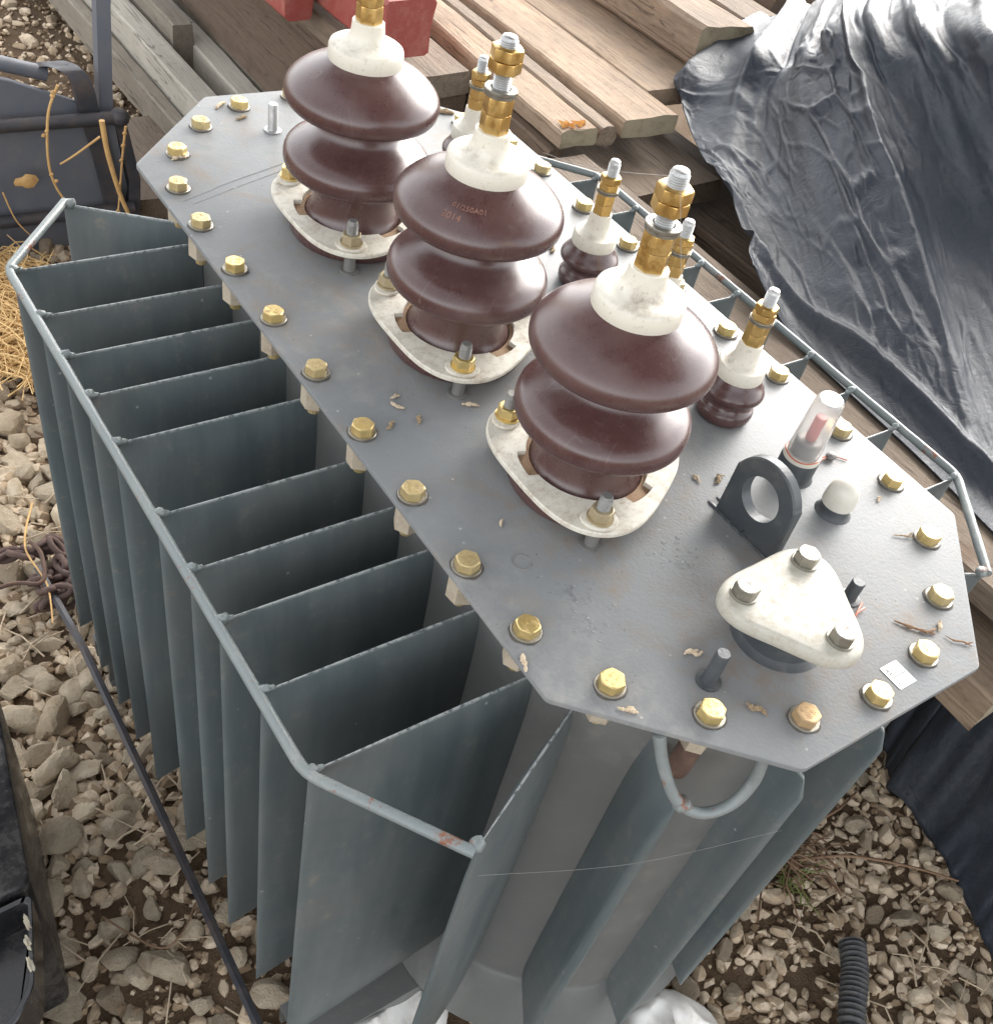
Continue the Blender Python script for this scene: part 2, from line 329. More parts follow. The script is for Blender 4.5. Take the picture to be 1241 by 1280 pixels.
def m_stone():
    a = NT('limestone'); v = a.coord(loc_random=True)
    n1 = a.noise(v, 1.5, 7, 0.68); n2 = a.noise(v, 6.0, 5, 0.72); big = a.noise(v, 0.7, 3)
    c = a.mix(a.ramp(n1, [(0.3, 0.0), (0.7, 1.0)]), (0.50, 0.405, 0.285), (0.73, 0.625, 0.475))
    c = a.mix(a.math('MULTIPLY', a.ramp(n2, [(0.5, 0.0), (0.7, 1.0)]), 0.4), c, (0.32, 0.25, 0.17))
    c = a.mix(a.math('MULTIPLY', a.ramp(big, [(0.5, 0.0), (0.7, 1.0)]), 0.35), c, (0.34, 0.24, 0.14))
    oi = a.n('ShaderNodeObjectInfo')
    c = a.mix(a.ramp(oi.outputs['Random'], [(0.0, 0.0), (0.7, 0.08), (1.0, 0.6)]), c, (0.30, 0.22, 0.14))
    vr = a.n('ShaderNodeMapRange'); vr.inputs['To Min'].default_value = 0.72; vr.inputs['To Max'].default_value = 1.15
    r2 = a.math('FRACT', a.math('MULTIPLY', oi.outputs['Random'], 17.3), 0.0)
    a.l(r2, vr.inputs['Value'])
    hsv = a.n('ShaderNodeHueSaturation'); a.l(vr.outputs[0], hsv.inputs['Value']); a.l(c, hsv.inputs['Color'])
    a.set(Base_Color=hsv.outputs[0], Roughness=0.92, Specular_IOR_Level=0.25)
    a.bump(a.math('ADD', n1, a.math('MULTIPLY', n2, 0.6)), 0.8, 0.008)
    return a.m
M['stone'] = m_stone()
def m_gravel(name, lo, hi):
    a = NT(name); v = a.coord('Object')
    n0 = a.noise(v, 13, 3); n1 = a.noise(v, 90, 5, 0.7)
    geo = a.n('ShaderNodeNewGeometry')
    c = a.mix(geo.outputs['Random Per Island'], lo, hi)
    c = a.mix(a.math('MULTIPLY', a.ramp(n1, [(0.45, 0.0), (0.7, 1.0)]), 0.5), c, (0.17, 0.125, 0.08))
    a.set(Base_Color=c, Roughness=0.93, Specular_IOR_Level=0.25)
    a.bump(n1, 0.5, 0.003)
    return a.m
M['gravel'] = m_gravel('small_gravel', (0.38, 0.28, 0.18), (0.70, 0.585, 0.44))
M['grit'] = m_gravel('soil_grit', (0.15, 0.10, 0.062), (0.42, 0.31, 0.20))
def m_soil():
    a = NT('brown_soil'); v = a.coord('Object')
    n1 = a.noise(v, 7, 6, 0.65); n2 = a.noise(v, 60, 6, 0.75); n3 = a.noise(v, 240, 3, 0.7)
    c = a.mix(n1, (0.105, 0.069, 0.042), (0.23, 0.158, 0.10))
    c = a.mix(a.math('MULTIPLY', a.ramp(n2, [(0.5, 0.0), (0.75, 1.0)]), 0.7), c, (0.20, 0.15, 0.10))
    a.set(Base_Color=c, Roughness=0.95, Specular_IOR_Level=0.2)
    a.bump(a.math('ADD', n2, a.math('MULTIPLY', n3, 0.5)), 0.9, 0.012)
    return a.m
M['soil'] = m_soil()

# ------------------------------------------------------------------ mesh helpers
class MB:
    def __init__(s): s.v = []; s.f = []
    def add(s, vs, fs, mat=None):
        o = len(s.v)
        for p in vs:
            p = Vector(p)
            s.v.append(tuple(mat @ p) if mat is not None else tuple(p))
        for f in fs: s.f.append(tuple(i+o for i in f))
        return s
    def lathe(s, prof, seg=32, mat=None, cap0=True, cap1=True):
        vs = []; fs = []
        for z, r in prof:
            for i in range(seg):
                t = 2*math.pi*i/seg
                vs.append((r*math.cos(t), r*math.sin(t), z))
        n = len(prof)
        for k in range(n-1):
            for i in range(seg):
                j = (i+1) % seg
                fs.append((k*seg+i, k*seg+j, (k+1)*seg+j, (k+1)*seg+i))
        if cap0: fs.append(tuple(reversed(range(seg))))
        if cap1: fs.append(tuple(range((n-1)*seg, n*seg)))
        return s.add(vs, fs, mat)
    def prism(s, out, z0, z1, bev=0.0, mat=None):
        """closed outline (counter-clockwise), bevelled at the top and bottom"""
        n = len(out); c = Vector((sum(p[0] for p in out)/n, sum(p[1] for p in out)/n))
        def inset(b):
            r = []
            for i in range(n):
                a = Vector(out[i-1]); p = Vector(out[i]); q = Vector(out[(i+1) % n])
                e1 = (p-a).normalized(); e2 = (q-p).normalized()
                n1 = Vector((-e1.y, e1.x)); n2 = Vector((-e2.y, e2.x))
                d = n1+n2; k = d.length
                d = d/k if k > 1e-6 else n1
                co = max(0.3, d.dot(n1))
                r.append(p + d*b/co)
            return r
        rings = [(z0, 0), (z1, 0)] if bev == 0 else [(z0, bev), (z0+bev, 0), (z1-bev, 0), (z1-bev*0.3, bev*0.3), (z1, bev)]
        vs = []; fs = []
        for z, b in rings:
            pts = inset(b) if b else [Vector(p) for p in out]
            vs += [(p.x, p.y, z) for p in pts]
        for k in range(len(rings)-1):
            for i in range(n):
                j = (i+1) % n
                fs.append((k*n+i, k*n+j, (k+1)*n+j, (k+1)*n+i))
        fs.append(tuple(reversed(range(n)))); fs.append(tuple(range((len(rings)-1)*n, len(rings)*n)))
        return s.add(vs, fs, mat)
    def ringprism(s, out, inn, z0, z1, bev=0.001, mat=None):
        n = len(out)
        def sc_(pts, d):
            return [(p[0]*(1+d/max(1e-6, math.hypot(*p))), p[1]*(1+d/max(1e-6, math.hypot(*p)))) for p in pts]
        rings = [(sc_(out, -bev), z0), (out, z0+bev), (out, z1-bev), (sc_(out, -bev), z1),
                 (sc_(inn, bev*0.5), z1), (inn, z1-bev*0.5), (inn, z0)]
        vs = []; fs = []
        for pts, z in rings: vs += [(p[0], p[1], z) for p in pts]
        m = len(rings)
        for k in range(m):
            kk = (k+1) % m
            for i in range(n):
                j = (i+1) % n
                fs.append((k*n+i, k*n+j, kk*n+j, kk*n+i))
        return s.add(vs, fs, mat)
    def box(s, x0, x1, y0, y1, z0, z1, mat=None):
        return s.add([(x0, y0, z0), (x1, y0, z0), (x1, y1, z0), (x0, y1, z0), (x0, y0, z1), (x1, y0, z1), (x1, y1, z1), (x0, y1, z1)],
                     [(3, 2, 1, 0), (4, 5, 6, 7), (0, 1, 5, 4), (1, 2, 6, 5), (2, 3, 7, 6), (3, 0, 4, 7)], mat)
    def tube(s, path, r, seg=10, mat=None, closed=False):
        P = [Vector(p) for p in path]; n = len(P)
        rs = r if isinstance(r, (list, tuple)) else [r]*n
        vs = []; fs = []; up = None
        for i in range(n):
            if closed: t = (P[(i+1) % n]-P[i-1]).normalized()
            else: t = (P[min(n-1, i+1)]-P[max(0, i-1)]).normalized()
            if up is None:
                up = t.orthogonal().normalized()
            up = (up - t*up.dot(t)).normalized(); bi = t.cross(up)
            for k in range(seg):
                a = 2*math.pi*k/seg
                vs.append(P[i] + (up*math.cos(a)+bi*math.sin(a))*rs[i])
        for i in range(n if closed else n-1):
            ii = (i+1) % n
            for k in range(seg):
                kk = (k+1) % seg
                fs.append((i*seg+k, i*seg+kk, ii*seg+kk, ii*seg+k))
        if not closed:
            fs.append(tuple(reversed(range(seg)))); fs.append(tuple(range((n-1)*seg, n*seg)))
        return s.add(vs, fs, mat)
    def hexa(s, af, z0, z1, rot=0.0, ch=0.0012, mat=None, r_in=None):
        rc = af/math.sqrt(3)
        seg = 6; vs = []; fs = []
        # chamfered hexagon built with 12 mid points so the corners drop as on a real head
        N = 24
        def rad(i, rr):
            a = 2*math.pi*i/N; k = (a % (math.pi/3))-math.pi/6
            return min(rr, (af/2)/math.cos(k))
        rings = [(z0, 99), (z1-ch, 99), (z1-ch*0.45, rc*0.955), (z1, af/2*0.94)]
        for z, rr in rings:
            for i in range(N):
                a = 2*math.pi*i/N+rot; q = rad(i, rr)
                vs.append((q*math.cos(a), q*math.sin(a), z))
        for k in range(len(rings)-1):
            for i in range(N):
                j = (i+1) % N
                fs.append((k*N+i, k*N+j, (k+1)*N+j, (k+1)*N+i))
        fs.append(tuple(reversed(range(N)))); fs.append(tuple(range(3*N, 4*N)))
        return s.add(vs, fs, mat)
    def blob(s, c, rx, ry, rz, seed=0, sub=1, rough=0.3):
        bm = bmesh.new(); bmesh.ops.create_icosphere(bm, subdivisions=sub, radius=1)
        vs = []
        for v in bm.verts:
            k = 1+rough*noise.noise(v.co*1.7+Vector((seed*3.1, seed*1.7, seed)))
            vs.append((c[0]+v.co.x*rx*k, c[1]+v.co.y*ry*k, c[2]+v.co.z*rz*k))
        fs = [tuple(v.index for v in f.verts) for f in bm.faces]
        bm.free(); return s.add(vs, fs)
    def mesh(s, name, mat, ang=35):
        me = bpy.data.meshes.new(name); me.from_pydata(s.v, [], s.f); me.update()
        me.polygons.foreach_set('use_smooth', [True]*len(me.polygons))
        me.set_sharp_from_angle(angle=R(ang))
        if mat is not None: me.materials.append(mat)
        return me
    def build(s, name, mat, parent=None, loc=None, rotz=None, ang=35):
        return link(name, s.mesh(name, mat, ang), parent, loc, rotz)

def link(name, me, parent=None, loc=None, rotz=None):
    o = bpy.data.objects.new(name, me); col.objects.link(o)
    if parent is not None: o.parent = parent
    if loc is not None: o.location = loc
    if rotz is not None: o.rotation_euler = (0, 0, rotz)
    return o
def tag(o, label, cat=None, group=None, kind=None):
    o['label'] = label
    if cat: o['category'] = cat
    if group: o['group'] = group
    if kind: o['kind'] = kind
    return o
def empty(name, loc=(0, 0, 0), rotz=0):
    o = bpy.data.objects.new(name, None); col.objects.link(o); o.location = loc; o.rotation_euler = (0, 0, rotz)
    o.empty_display_size = 0.02
    return o
def T(x=0, y=0, z=0, rz=0): return Matrix.Translation((x, y, z)) @ Matrix.Rotation(rz, 4, 'Z')
def spline(pts, n=12):
    P = [Vector(p) for p in pts]; out = []
    for i in range(len(P)-1):
        a = P[max(0, i-1)]; b = P[i]; c = P[i+1]; d = P[min(len(P)-1, i+2)]
        for k in range(n):
            t = k/n
            out.append(0.5*((2*b)+(c-a)*t+(2*a-5*b+4*c-d)*t*t+(3*b-a-3*c+d)*t*t*t))
    out.append(P[-1]); return out
def text_geo(body, size, ext=0.0002):
    cu = bpy.data.curves.new('t', 'FONT'); cu.body = body; cu.size = size; cu.extrude = ext; cu.align_x = 'CENTER'; cu.align_y = 'CENTER'
    cu.resolution_u = 2
    o = bpy.data.objects.new('t', cu); col.objects.link(o)
    dg = bpy.context.evaluated_depsgraph_get()
    me = bpy.data.meshes.new_from_object(o.evaluated_get(dg))
    vs = [tuple(v.co) for v in me.vertices]; fs = [tuple(p.vertices) for p in me.polygons]
    bpy.data.objects.remove(o); bpy.data.curves.remove(cu); bpy.data.meshes.remove(me)
    return vs, fs
def to_px(p):
    d = Vector(p)-CAM
    x = sum(CAMROT[0][i]*d[i] for i in range(3)); y = sum(CAMROT[1][i]*d[i] for i in range(3)); z = sum(CAMROT[2][i]*d[i] for i in range(3))
    if z < 0.02: return None
    return 620.5+1271.8*x/z, 756.5+1271.8*y/z, z

# ------------------------------------------------------------------ setting: ground, roof
def build_ground():
    mb = MB(); n = 150; S = 5.0
    xs = [-6+16*(i/n) for i in range(n+1)]
    def gz(x, y):
        v = Vector((x*4, y*4, 0.3)); return GZ-0.012+0.018*noise.noise(v)+0.006*noise.noise(v*5)
    vs = []; fs = []
    ax = list(np.unique(np.concatenate([np.linspace(-60, -3, 12), np.linspace(-1.6, 1.6, 130), np.linspace(3, 60, 12)])))
    ay = list(np.unique(np.concatenate([np.linspace(-60, -3, 12), np.linspace(-1.4, 3.4, 190), np.linspace(5, 80, 12)])))
    for y in ay:
        for x in ax: vs.append((x, y, gz(x, y)))
    W = len(ax)
    for j in range(len(ay)-1):
        for i in range(W-1): fs.append((j*W+i, j*W+i+1, (j+1)*W+i+1, (j+1)*W+i))
    mb.add(vs, fs); o = mb.build('ground', M['soil']); o['kind'] = 'structure'; o['label'] = 'bare brown soil under the gravel'
    return gz
gz = build_ground()

def build_roof():
    r = tag(empty('shed_roof', (0, 0, ROOF[4])), 'corrugated sheet roof of the open shed above the yard', 'roof', kind='thing')
    x0, x1, y0, y1, z = ROOF
    vs = []; fs = []; n = 260
    for i in range(n+1):
        x = x0+(x1-x0)*i/n
        for y in (y0, y1): vs.append((x, y, 0.02*math.sin(i*0.95)+(x-x0)*0.06))
    for i in range(n): fs.append((2*i, 2*i+2, 2*i+3, 2*i+1))
    o = MB().add(vs, fs).build('roof_sheet', M['roof'], r)
    o.modifiers.new('thick', 'SOLIDIFY').thickness = 0.004
    for k in range(4):
        y = y0+0.3+(y1-y0-0.6)*k/3
        MB().box(x0, x1, y-0.04, y+0.04, -0.14, -0.03).build('rafter', M['wooddark'], r)
ROOF = (-0.42, 1.75, -1.7, 2.1, 1.75)
build_roof()
# ------------------------------------------------------------------ the transformer
LW, LY, LE, LL = 0.2293, 0.3717, 0.1010, 0.5
def octo(w, y, e, l): return [(-w, -y), (-e, -l), (e, -l), (w, -y), (w, y), (e, l), (-e, l), (-w, y)]
def rounded(poly, r, k=5):
    out = []; n = len(poly)
    for i in range(n):
        p = Vector(poly[i]); a = Vector(poly[i-1]); b = Vector(poly[(i+1) % n])
        u = (a-p).normalized(); v = (b-p).normalized()
        for t in range(k+1):
            s = t/k
            p0 = p+u*r; p1 = p+v*r
            out.append(tuple((p0*(1-s)+p*s)*(1-s)+(p*(1-s)+p1*s)*s))
    return out
tf = empty('transformer', (0, 0, GZ))
tag(tf, 'grey oil transformer with brown insulators on its bolted lid and rows of cooling fins', 'transformer')
UP = (0, 0, -GZ)

mb = MB().prism(rounded(octo(LW, LY, LE, LL), 0.004, 4), -0.0055, 0.0, 0.0011)
mb.build('lid', M['lid'], tf, UP)
mb = MB().prism(octo(LW-0.026, LY-0.012, LE-0.011, LL-0.026), -0.016, -0.0058, 0)
mb.build('tank_rim', M['darkpaint'], tf, UP)

# tank: rounded octagon wall, flaring out under the fins
tw = rounded(octo(0.184, 0.352, 0.083, 0.455), 0.055, 8)
def scale_out(poly, d):
    n = len(poly); r = []
    for i in range(n):
        a = Vector(poly[i-1]); b = Vector(poly[(i+1) % n]); e = (b-a).normalized()
        r.append((poly[i][0]+e.y*d, poly[i][1]-e.x*d))
    return r
mb = MB(); rings = [(-0.016, 0), (-0.555, 0), (-0.558, 0.002), (-0.563, 0.0), (-0.567, 0.004), (-0.64, 0.030), (-0.652, 0.030), (-0.655, 0.0)]
n = len(tw); vs = []; fs = []
for z, d in rings: vs += [(p[0], p[1], z) for p in scale_out(tw, d)]
for k in range(len(rings)-1):
    for i in range(n):
        j = (i+1) % n; fs.append((k*n+j, k*n+i, (k+1)*n+i, (k+1)*n+j))
fs.append(tuple(range(len(vs)-n, len(vs))))
mb.add(vs, [f[::-1] for f in fs]); mb.build('tank', M['tank'], tf, UP)

def fin_mesh(inner, outer, ztop, zb_out, zb_in, t=0.0095, chamfer=0.0):
    a = Vector(inner); b = Vector(outer); L = (b-a).length
    nose = 9
    def plan(th, cut, s0=0.0):
        Lc = L-cut; pts = [(s0, -th)]
        nl = 10
        for i in range(1, nl): pts.append((s0+(Lc-th-s0)*i/nl, -th))
        for i in range(nose): 
            an = -math.pi/2+math.pi*i/(nose-1); pts.append((Lc-th+th*math.cos(an)*1.0, th*math.sin(an)))
        for i in range(nl-1, 0, -1): pts.append((s0+(Lc-th-s0)*i/nl, th))
        pts.append((s0, th)); return pts
    def section(sq, th):
        f = sq/L
        return (0.55+0.45*min(1, f/0.25))*(1.0-0.62*min(1, max(0, (f-0.45)/0.50))**1.3) if L > 0.09 else 1.0
    levels = [(ztop, 0.0009, chamfer), (ztop-0.004, 0.0011, chamfer*0.7), (ztop-0.02, t*0.55, 0.0), (ztop-0.05, t*0.9, 0.0), (ztop-0.09, t, 0), (-0.35, t*1.05, 0), (-0.5, t, 0)]
    vs = []; fs = []
    d = (b-a).normalized(); nn = Vector((-d.y, d.x))
    N = len(plan(t, 0))
    for z, th, cut in levels:
        for sq, q_ in plan(th, cut):
            p = a+d*sq+nn*(q_*section(sq, th) if abs(q_) > 0 else 0)
            vs.append((p.x, p.y, z))
    for zoff, th in ((0.035, t*0.9), (0.0, 0.0012)):
        for sq, q_ in plan(th, 0.0):
            f = min(1, sq/L); zz = zb_in+(zb_out-zb_in)*f+zoff
            p = a+d*sq+nn*q_*section(sq, th)
            vs.append((p.x, p.y, zz))
    m = len(levels)+2
    for k in range(m-1):
        for i in range(N):
            j = (i+1) % N; fs.append((k*N+j, k*N+i, (k+1)*N+i, (k+1)*N+j))
    fs.append(tuple(range(N))); fs.append(tuple(reversed(range((m-1)*N, m*N))))
    return MB().add(vs, [f[::-1] for f in fs])
FX = 0.379; ZT = -0.0675
left_y = [0.323, 0.243, 0.177, 0.116, 0.049, -0.045, -0.111, -0.167, -0.240, -0.315]
right_y = [0.330, 0.247, 0.181, 0.114, 0.046, -0.018, -0.082, -0.148, -0.215, -0.300]
for y in left_y: fin_mesh((-0.183, y), (-FX+0.003, y), ZT, -0.622, -0.563).build('cooling_fin', M['fin'], tf, UP, ang=50)
for y in right_y: fin_mesh((0.183, y), (FX-0.003, y), ZT, -0.622, -0.563).build('cooling_fin', M['fin'], tf, UP, ang=50)
for sx, sy, ox, oy in ((-1, -1, 0.304, 0.419), (1, -1, 0.286, 0.409), (-1, 1, 0.290, 0.432), (1, 1, 0.292, 0.42)):
    fin_mesh((sx*0.168, sy*0.352), (sx*ox, sy*oy), ZT, -0.612, -0.563).build('cooling_fin', M['fin'], tf, UP, ang=50)
for sx in (-1, 1):
    for sy in (-1, 1):
        fin_mesh((sx*0.132, sy*0.404), (sx*0.158, sy*0.461), ZT, -0.60, -0.563, t=0.006).build('cooling_fin', M['fin'], tf, UP, ang=50)
        fin_mesh((sx*0.047, sy*0.44), (sx*0.048, sy*0.497), ZT, -0.605, -0.563, t=0.005, chamfer=0.010).build('cooling_fin', M['fin'], tf, UP, ang=50)

def corner_path(pts, r=0.012):
    out = [Vector(pts[0])]
    for i in range(1, len(pts)-1):
        p = Vector(pts[i]); u = (Vector(pts[i-1])-p).normalized(); v = (Vector(pts[i+1])-p).normalized()
        for t in range(5):
            s = t/4; p0 = p+u*r; p1 = p+v*r
            out.append((p0*(1-s)+p*s)*(1-s)+(p*(1-s)+p1*s)*s)
    out.append(Vector(pts[-1])); return out
zr = -0.0665
def densify(path, d=0.02):
    out = []
    for a, b in zip(path[:-1], path[1:]):
        k = max(1, int((b-a).length/d))
        for i in range(k): out.append(a.lerp(b, i/k))
    out.append(path[-1]); return out
for side, ys, c0, c1 in ((-1, left_y, (-0.288, 0.433), (-0.307, -0.421)), (1, right_y, (0.292, 0.42), (0.288, -0.411))):
    path = densify(corner_path([(c0[0], c0[1], zr), (side*FX, ys[0]+0.002, zr), (side*FX, ys[-1], zr), (c1[0], c1[1], zr)]))
    mb = MB().tube(path, [0.0045+0.0003*noise.noise(p*60) for p in path], 12)
    k = 0
    for y in ys:
        k += 1
        mb.blob((side*(FX-0.005), y, zr+0.001), 0.0056, 0.0042, 0.0042, k, 2, 0.5)
        mb.blob((side*(FX-0.010), y, zr-0.001), 0.0050, 0.0024, 0.0026, k+40, 2, 0.5)
    for c in (c0, c1): mb.blob((c[0]*0.985, c[1]*0.99, zr), 0.0062, 0.0055, 0.005, 3, 2, 0.4)
    mb.build('support_rod', M['rod'], tf, UP, ang=60)
# bent rods at the two ends, hanging under the lid
U = [(-0.171, -0.428, -0.006), (-0.167, -0.438, -0.030), (-0.158, -0.455, -0.059), (-0.146, -0.467, -0.071), (-0.131, -0.475, -0.072), (-0.116, -0.479, -0.062), (-0.107, -0.478, -0.040), (-0.112, -0.475, -0.006)]
for sx in (1, -1):
    p = spline(U if sx == 1 else [(-x, y, z) for x, y, z in U], 6)
    MB().tube(p, 0.0046, 12).blob((sx*-0.152, -0.461, -0.066), 0.007, 0.007, 0.006, 5, 2, 0.4).build('end_rod', M['rod'], tf, UP, ang=60)

# under-frame channels
for y in (-0.30, 0.30):
    mb = MB().box(-0.36, 0.36, y-0.03, y-0.024, -0.70, -0.655).box(-0.36, 0.36, y+0.024, y+0.03, -0.70, -0.655).box(-0.36, 0.36, y-0.0239, y+0.0239, -0.661, -0.655)
    mb.tube([(-0.36, y-0.027, -0.70), (0.36, y-0.027, -0.70)], 0.008, 10)
    mb.build('base_channel', M['tank'], tf, UP)

# bolts round the lid
BOLTS = [(-0.1823, -0.3825), (-0.2092, -0.3163), (-0.2149, -0.2454), (-0.2139, -0.1635), (-0.214, -0.0829), (-0.214, 0.0), (-0.2138, 0.0829),
         (-0.2134, 0.1654), (-0.2133, 0.2447), (-0.2072, 0.3146), (-0.1812, 0.3804), (-0.134, 0.4315), (-0.0728, 0.4678),
         (-0.1328, -0.4346), (-0.0707, -0.4692), (-0.0031, -0.4807), (0.0645, -0.4702), (0.1266, -0.435), (0.1745, -0.3826), (0.2007, -0.317),
         (0.207, -0.2448), (0.2083, -0.1564), (0.2075, -0.079), (0.2075, 0.004), (0.2077, 0.0871), (0.2075, 0.1695), (0.2085, 0.2544),
         (0.2035, 0.318), (0.176, 0.381), (0.131, 0.433), (0.067, 0.469), (-0.002, 0.481)]
tv, tfc = text_geo('8.8', 0.0072, 0.00018)
def bolt_mesh(mname):
    mb = MB().hexa(0.0172, 0.0019, 0.0098, 0, 0.0014).lathe([(-0.040, 0.0052), (-0.034, 0.0058), (0.0019, 0.0058)], 12)
    mb.add(tv, tfc, T(0, -0.0026, 0.00985, 0))
    mb.lathe([(0.0097, 0.0012), (0.01005, 0.0012)], 8, T(0.003, 0.0036, 0)).lathe([(0.0097, 0.0012), (0.01005, 0.0012)], 8, T(-0.002, 0.0040, 0))
    return mb.mesh('bolt', M[mname], 25)
M['wornzinc'] = m_dirty('worn_yellow_zinc', (0.56, 0.45, 0.23), (0.24, 0.17, 0.10), 0.85, 0.42, 150, 0.75)
bm_y, bm_r, bm_w = bolt_mesh('yellowzinc'), bolt_mesh('rustzinc'), bolt_mesh('wornzinc')
washer_me = MB().lathe([(0.0, 0.0112), (0.0003, 0.0117), (0.0015, 0.0117), (0.0019, 0.0111), (0.0019, 0.0062)], 28, cap1=False).mesh('washer', M['palezinc'], 30)
nut_me = MB().hexa(0.0205, 0.0, 0.026, 0.3, 0.0012).mesh('nut', M['nutbeige'], 25)
shaft_me = MB().lathe([(-0.036, 0.0085), (-0.030, 0.0092), (0.0, 0.0092)], 12).mesh('bolt_end', M['rust'], 30)
shade_rings = []  # irregular dark discs: painted contact shadow plus grime under each washer
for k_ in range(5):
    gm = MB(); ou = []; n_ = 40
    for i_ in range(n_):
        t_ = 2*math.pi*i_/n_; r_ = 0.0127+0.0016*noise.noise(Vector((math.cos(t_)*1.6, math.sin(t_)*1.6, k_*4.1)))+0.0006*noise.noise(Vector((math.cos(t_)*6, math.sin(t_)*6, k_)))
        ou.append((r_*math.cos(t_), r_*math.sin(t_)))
    gm.prism(ou, 0.00005, 0.0005, 0.0002); shade_rings.append(gm.mesh('shade_grime_ring', M['grime'], 60))
for i, (x, y) in enumerate(BOLTS):
    rz = rnd.uniform(0, 6.28)
    b = link('bolt', bm_r if i == 14 else (bm_w if i % 3 == 2 or i in (3, 9) else bm_y), tf, (x, y, -GZ), rz)
    b.rotation_euler = (rnd.uniform(-0.02, 0.02), rnd.uniform(-0.02, 0.02), rz)
    link('shade_grime_ring', shade_rings[i % 5], b)
    link('washer', washer_me, b, (0, 0, 0.0003))
    link('nut', nut_me, b, (0, 0, -0.0318), rnd.uniform(0, 1))
    if i == 13: link('bolt_end', shaft_me, b, (0, 0, -0.034))

# ---- high-voltage bushings
def smoothprof(pts, k=5):
    P = spline([(z, r, 0) for z, r in pts], k)
    return [(p.x, max(0.0005, p.y)) for p in P]
HVP = smoothprof([(0.0195, 0.0475), (0.022, 0.0465), (0.028, 0.0435), (0.036, 0.0415), (0.046, 0.0408), (0.055, 0.0412), (0.060, 0.0440), (0.0618, 0.0530),
                  (0.0638, 0.0630), (0.0675, 0.0684), (0.0730, 0.0702), (0.0795, 0.0699), (0.0850, 0.0672), (0.0898, 0.0615), (0.0938, 0.0540),
                  (0.0978, 0.0460), (0.1025, 0.0400), (0.1080, 0.0372), (0.1140, 0.0366), (0.1180, 0.0385), (0.1203, 0.0450), (0.1222, 0.0560), (0.1245, 0.0650), (0.1290, 0.0700),
                  (0.1355, 0.0714), (0.1420, 0.0698), (0.1480, 0.0650), (0.1540, 0.0575), (0.1595, 0.0480), (0.1642, 0.0385), (0.1678, 0.0315)], 5)
hv_me = MB().lathe([(0.0005, 0.0600), (0.004, 0.0625), (0.015, 0.0625), (0.0185, 0.0605), (0.0192, 0.0500)]+HVP, 72).mesh('high_voltage_bushing', M['porc'], 40)
cap_prof = lambda k, z0: [(z0, 0.027*k), (z0, 0.0328*k), (z0+0.0015*k, 0.0337*k), (z0+0.0118*k, 0.0335*k), (z0+0.0142*k, 0.0326*k), (z0+0.0156*k, 0.0304*k), (z0+0.0162*k, 0.0270*k), (z0+0.0168*k, 0.0225*k), (z0+0.0182*k, 0.0190*k),
                   (z0+0.0210*k, 0.0165*k), (z0+0.0255*k, 0.0151*k), (z0+0.0305*k, 0.0145*k), (z0+0.034*k, 0.0143*k), (z0+0.0346*k, 0.0137*k), (z0+0.0346*k, 0.0118*k)]
cap_me = MB().lathe(cap_prof(1.0, 0.1650), 56).mesh('cap', M['cap'], 38)
def thread(r, z0, z1, pitch=0.0016, d=0.0007):
    pr = []; z = z0
    while z < z1-0.003:
        pr += [(z, r-d), (z+pitch*0.5, r)]; z += pitch
    pr += [(z, r-d), (z1-0.001, r-d*1.2), (z1, r-d*2.4)]
    return pr
hv_stud = MB().lathe(thread(0.0070, 0.196, 0.2685), 18).mesh('terminal_stud', M['zinc'], 60)
hv_nutA = MB().hexa(0.0205, 0.1985, 0.2135, 0.2, 0.0012).hexa(0.0205, 0.2135, 0.2262, 0.2, 0.0010).mesh('brass_coupling', M['brass'], 25)
hv_wash = MB().lathe([(0.2265, 0.0070), (0.2265, 0.0124), (0.2289, 0.0126), (0.2291, 0.0120), (0.2293, 0.0128), (0.2311, 0.0129), (0.2316, 0.0124), (0.2316, 0.0080)], 32, cap0=False, cap1=False).mesh('washer', M['palezinc'], 30)
hv_nut1 = MB().hexa(0.0222, 0.0, 0.0085, 0.0, 0.0013).mesh('brass_nut', M['brass'], 25)
NF = 144
def flange_out(i):
    t = 2*math.pi*i/NF; r = 0.0785+0.0088*math.cos(3*t)+0.0004*math.cos(6*t); return (r*math.cos(t), r*math.sin(t))
def flange_in(i):
    t = 2*math.pi*i/NF; a = math.degrees(t) % 120
    r = 0.0505
    if 30 < a < 62: r = 0.0585
    return (r*math.cos(t), r*math.sin(t))
fl = MB().ringprism([flange_out(i) for i in range(NF)], [flange_in(i) for i in range(NF)], 0.0208, 0.0260, 0.0011)
for k in range(3):
    a = 2*math.pi*k/3
    pad = []
    for i in range(28):
        t = 2*math.pi*i/28; q = 0.0122
        px_, py_ = q*math.cos(t)*1.0, q*math.sin(t)*1.25
        px_ = max(-0.011, px_)
        pad.append((px_, py_))
    fl.prism(pad, 0.0260, 0.0292, 0.0009, T(0.074*math.cos(a), 0.074*math.sin(a), 0, a))
flange_me = fl.mesh('clamp_flange', M['flange'], 32)
gasket_me = MB().lathe([(0.0190, 0.0470), (0.0218, 0.0478), (0.0218, 0.0590), (0.0190, 0.0592)], 48, cap0=False, cap1=False).mesh('gasket', M['cork'], 40)
fstud_me = MB().lathe([(0.0, 0.0090), (0.0016, 0.0090), (0.0022, 0.0056), (0.030, 0.0056)]+thread(0.0054, 0.0305, 0.053, 0.0015, 0.0005), 14).mesh('flange_stud', M['darkzinc'], 40)
fnut_me = MB().lathe([(0.0294, 0.0108), (0.0312, 0.0108), (0.0312, 0.006)], 24, cap1=False).hexa(0.0168, 0.0313, 0.0398, 0.4, 0.0012).mesh('flange_nut', M['nutzinc'], 25)
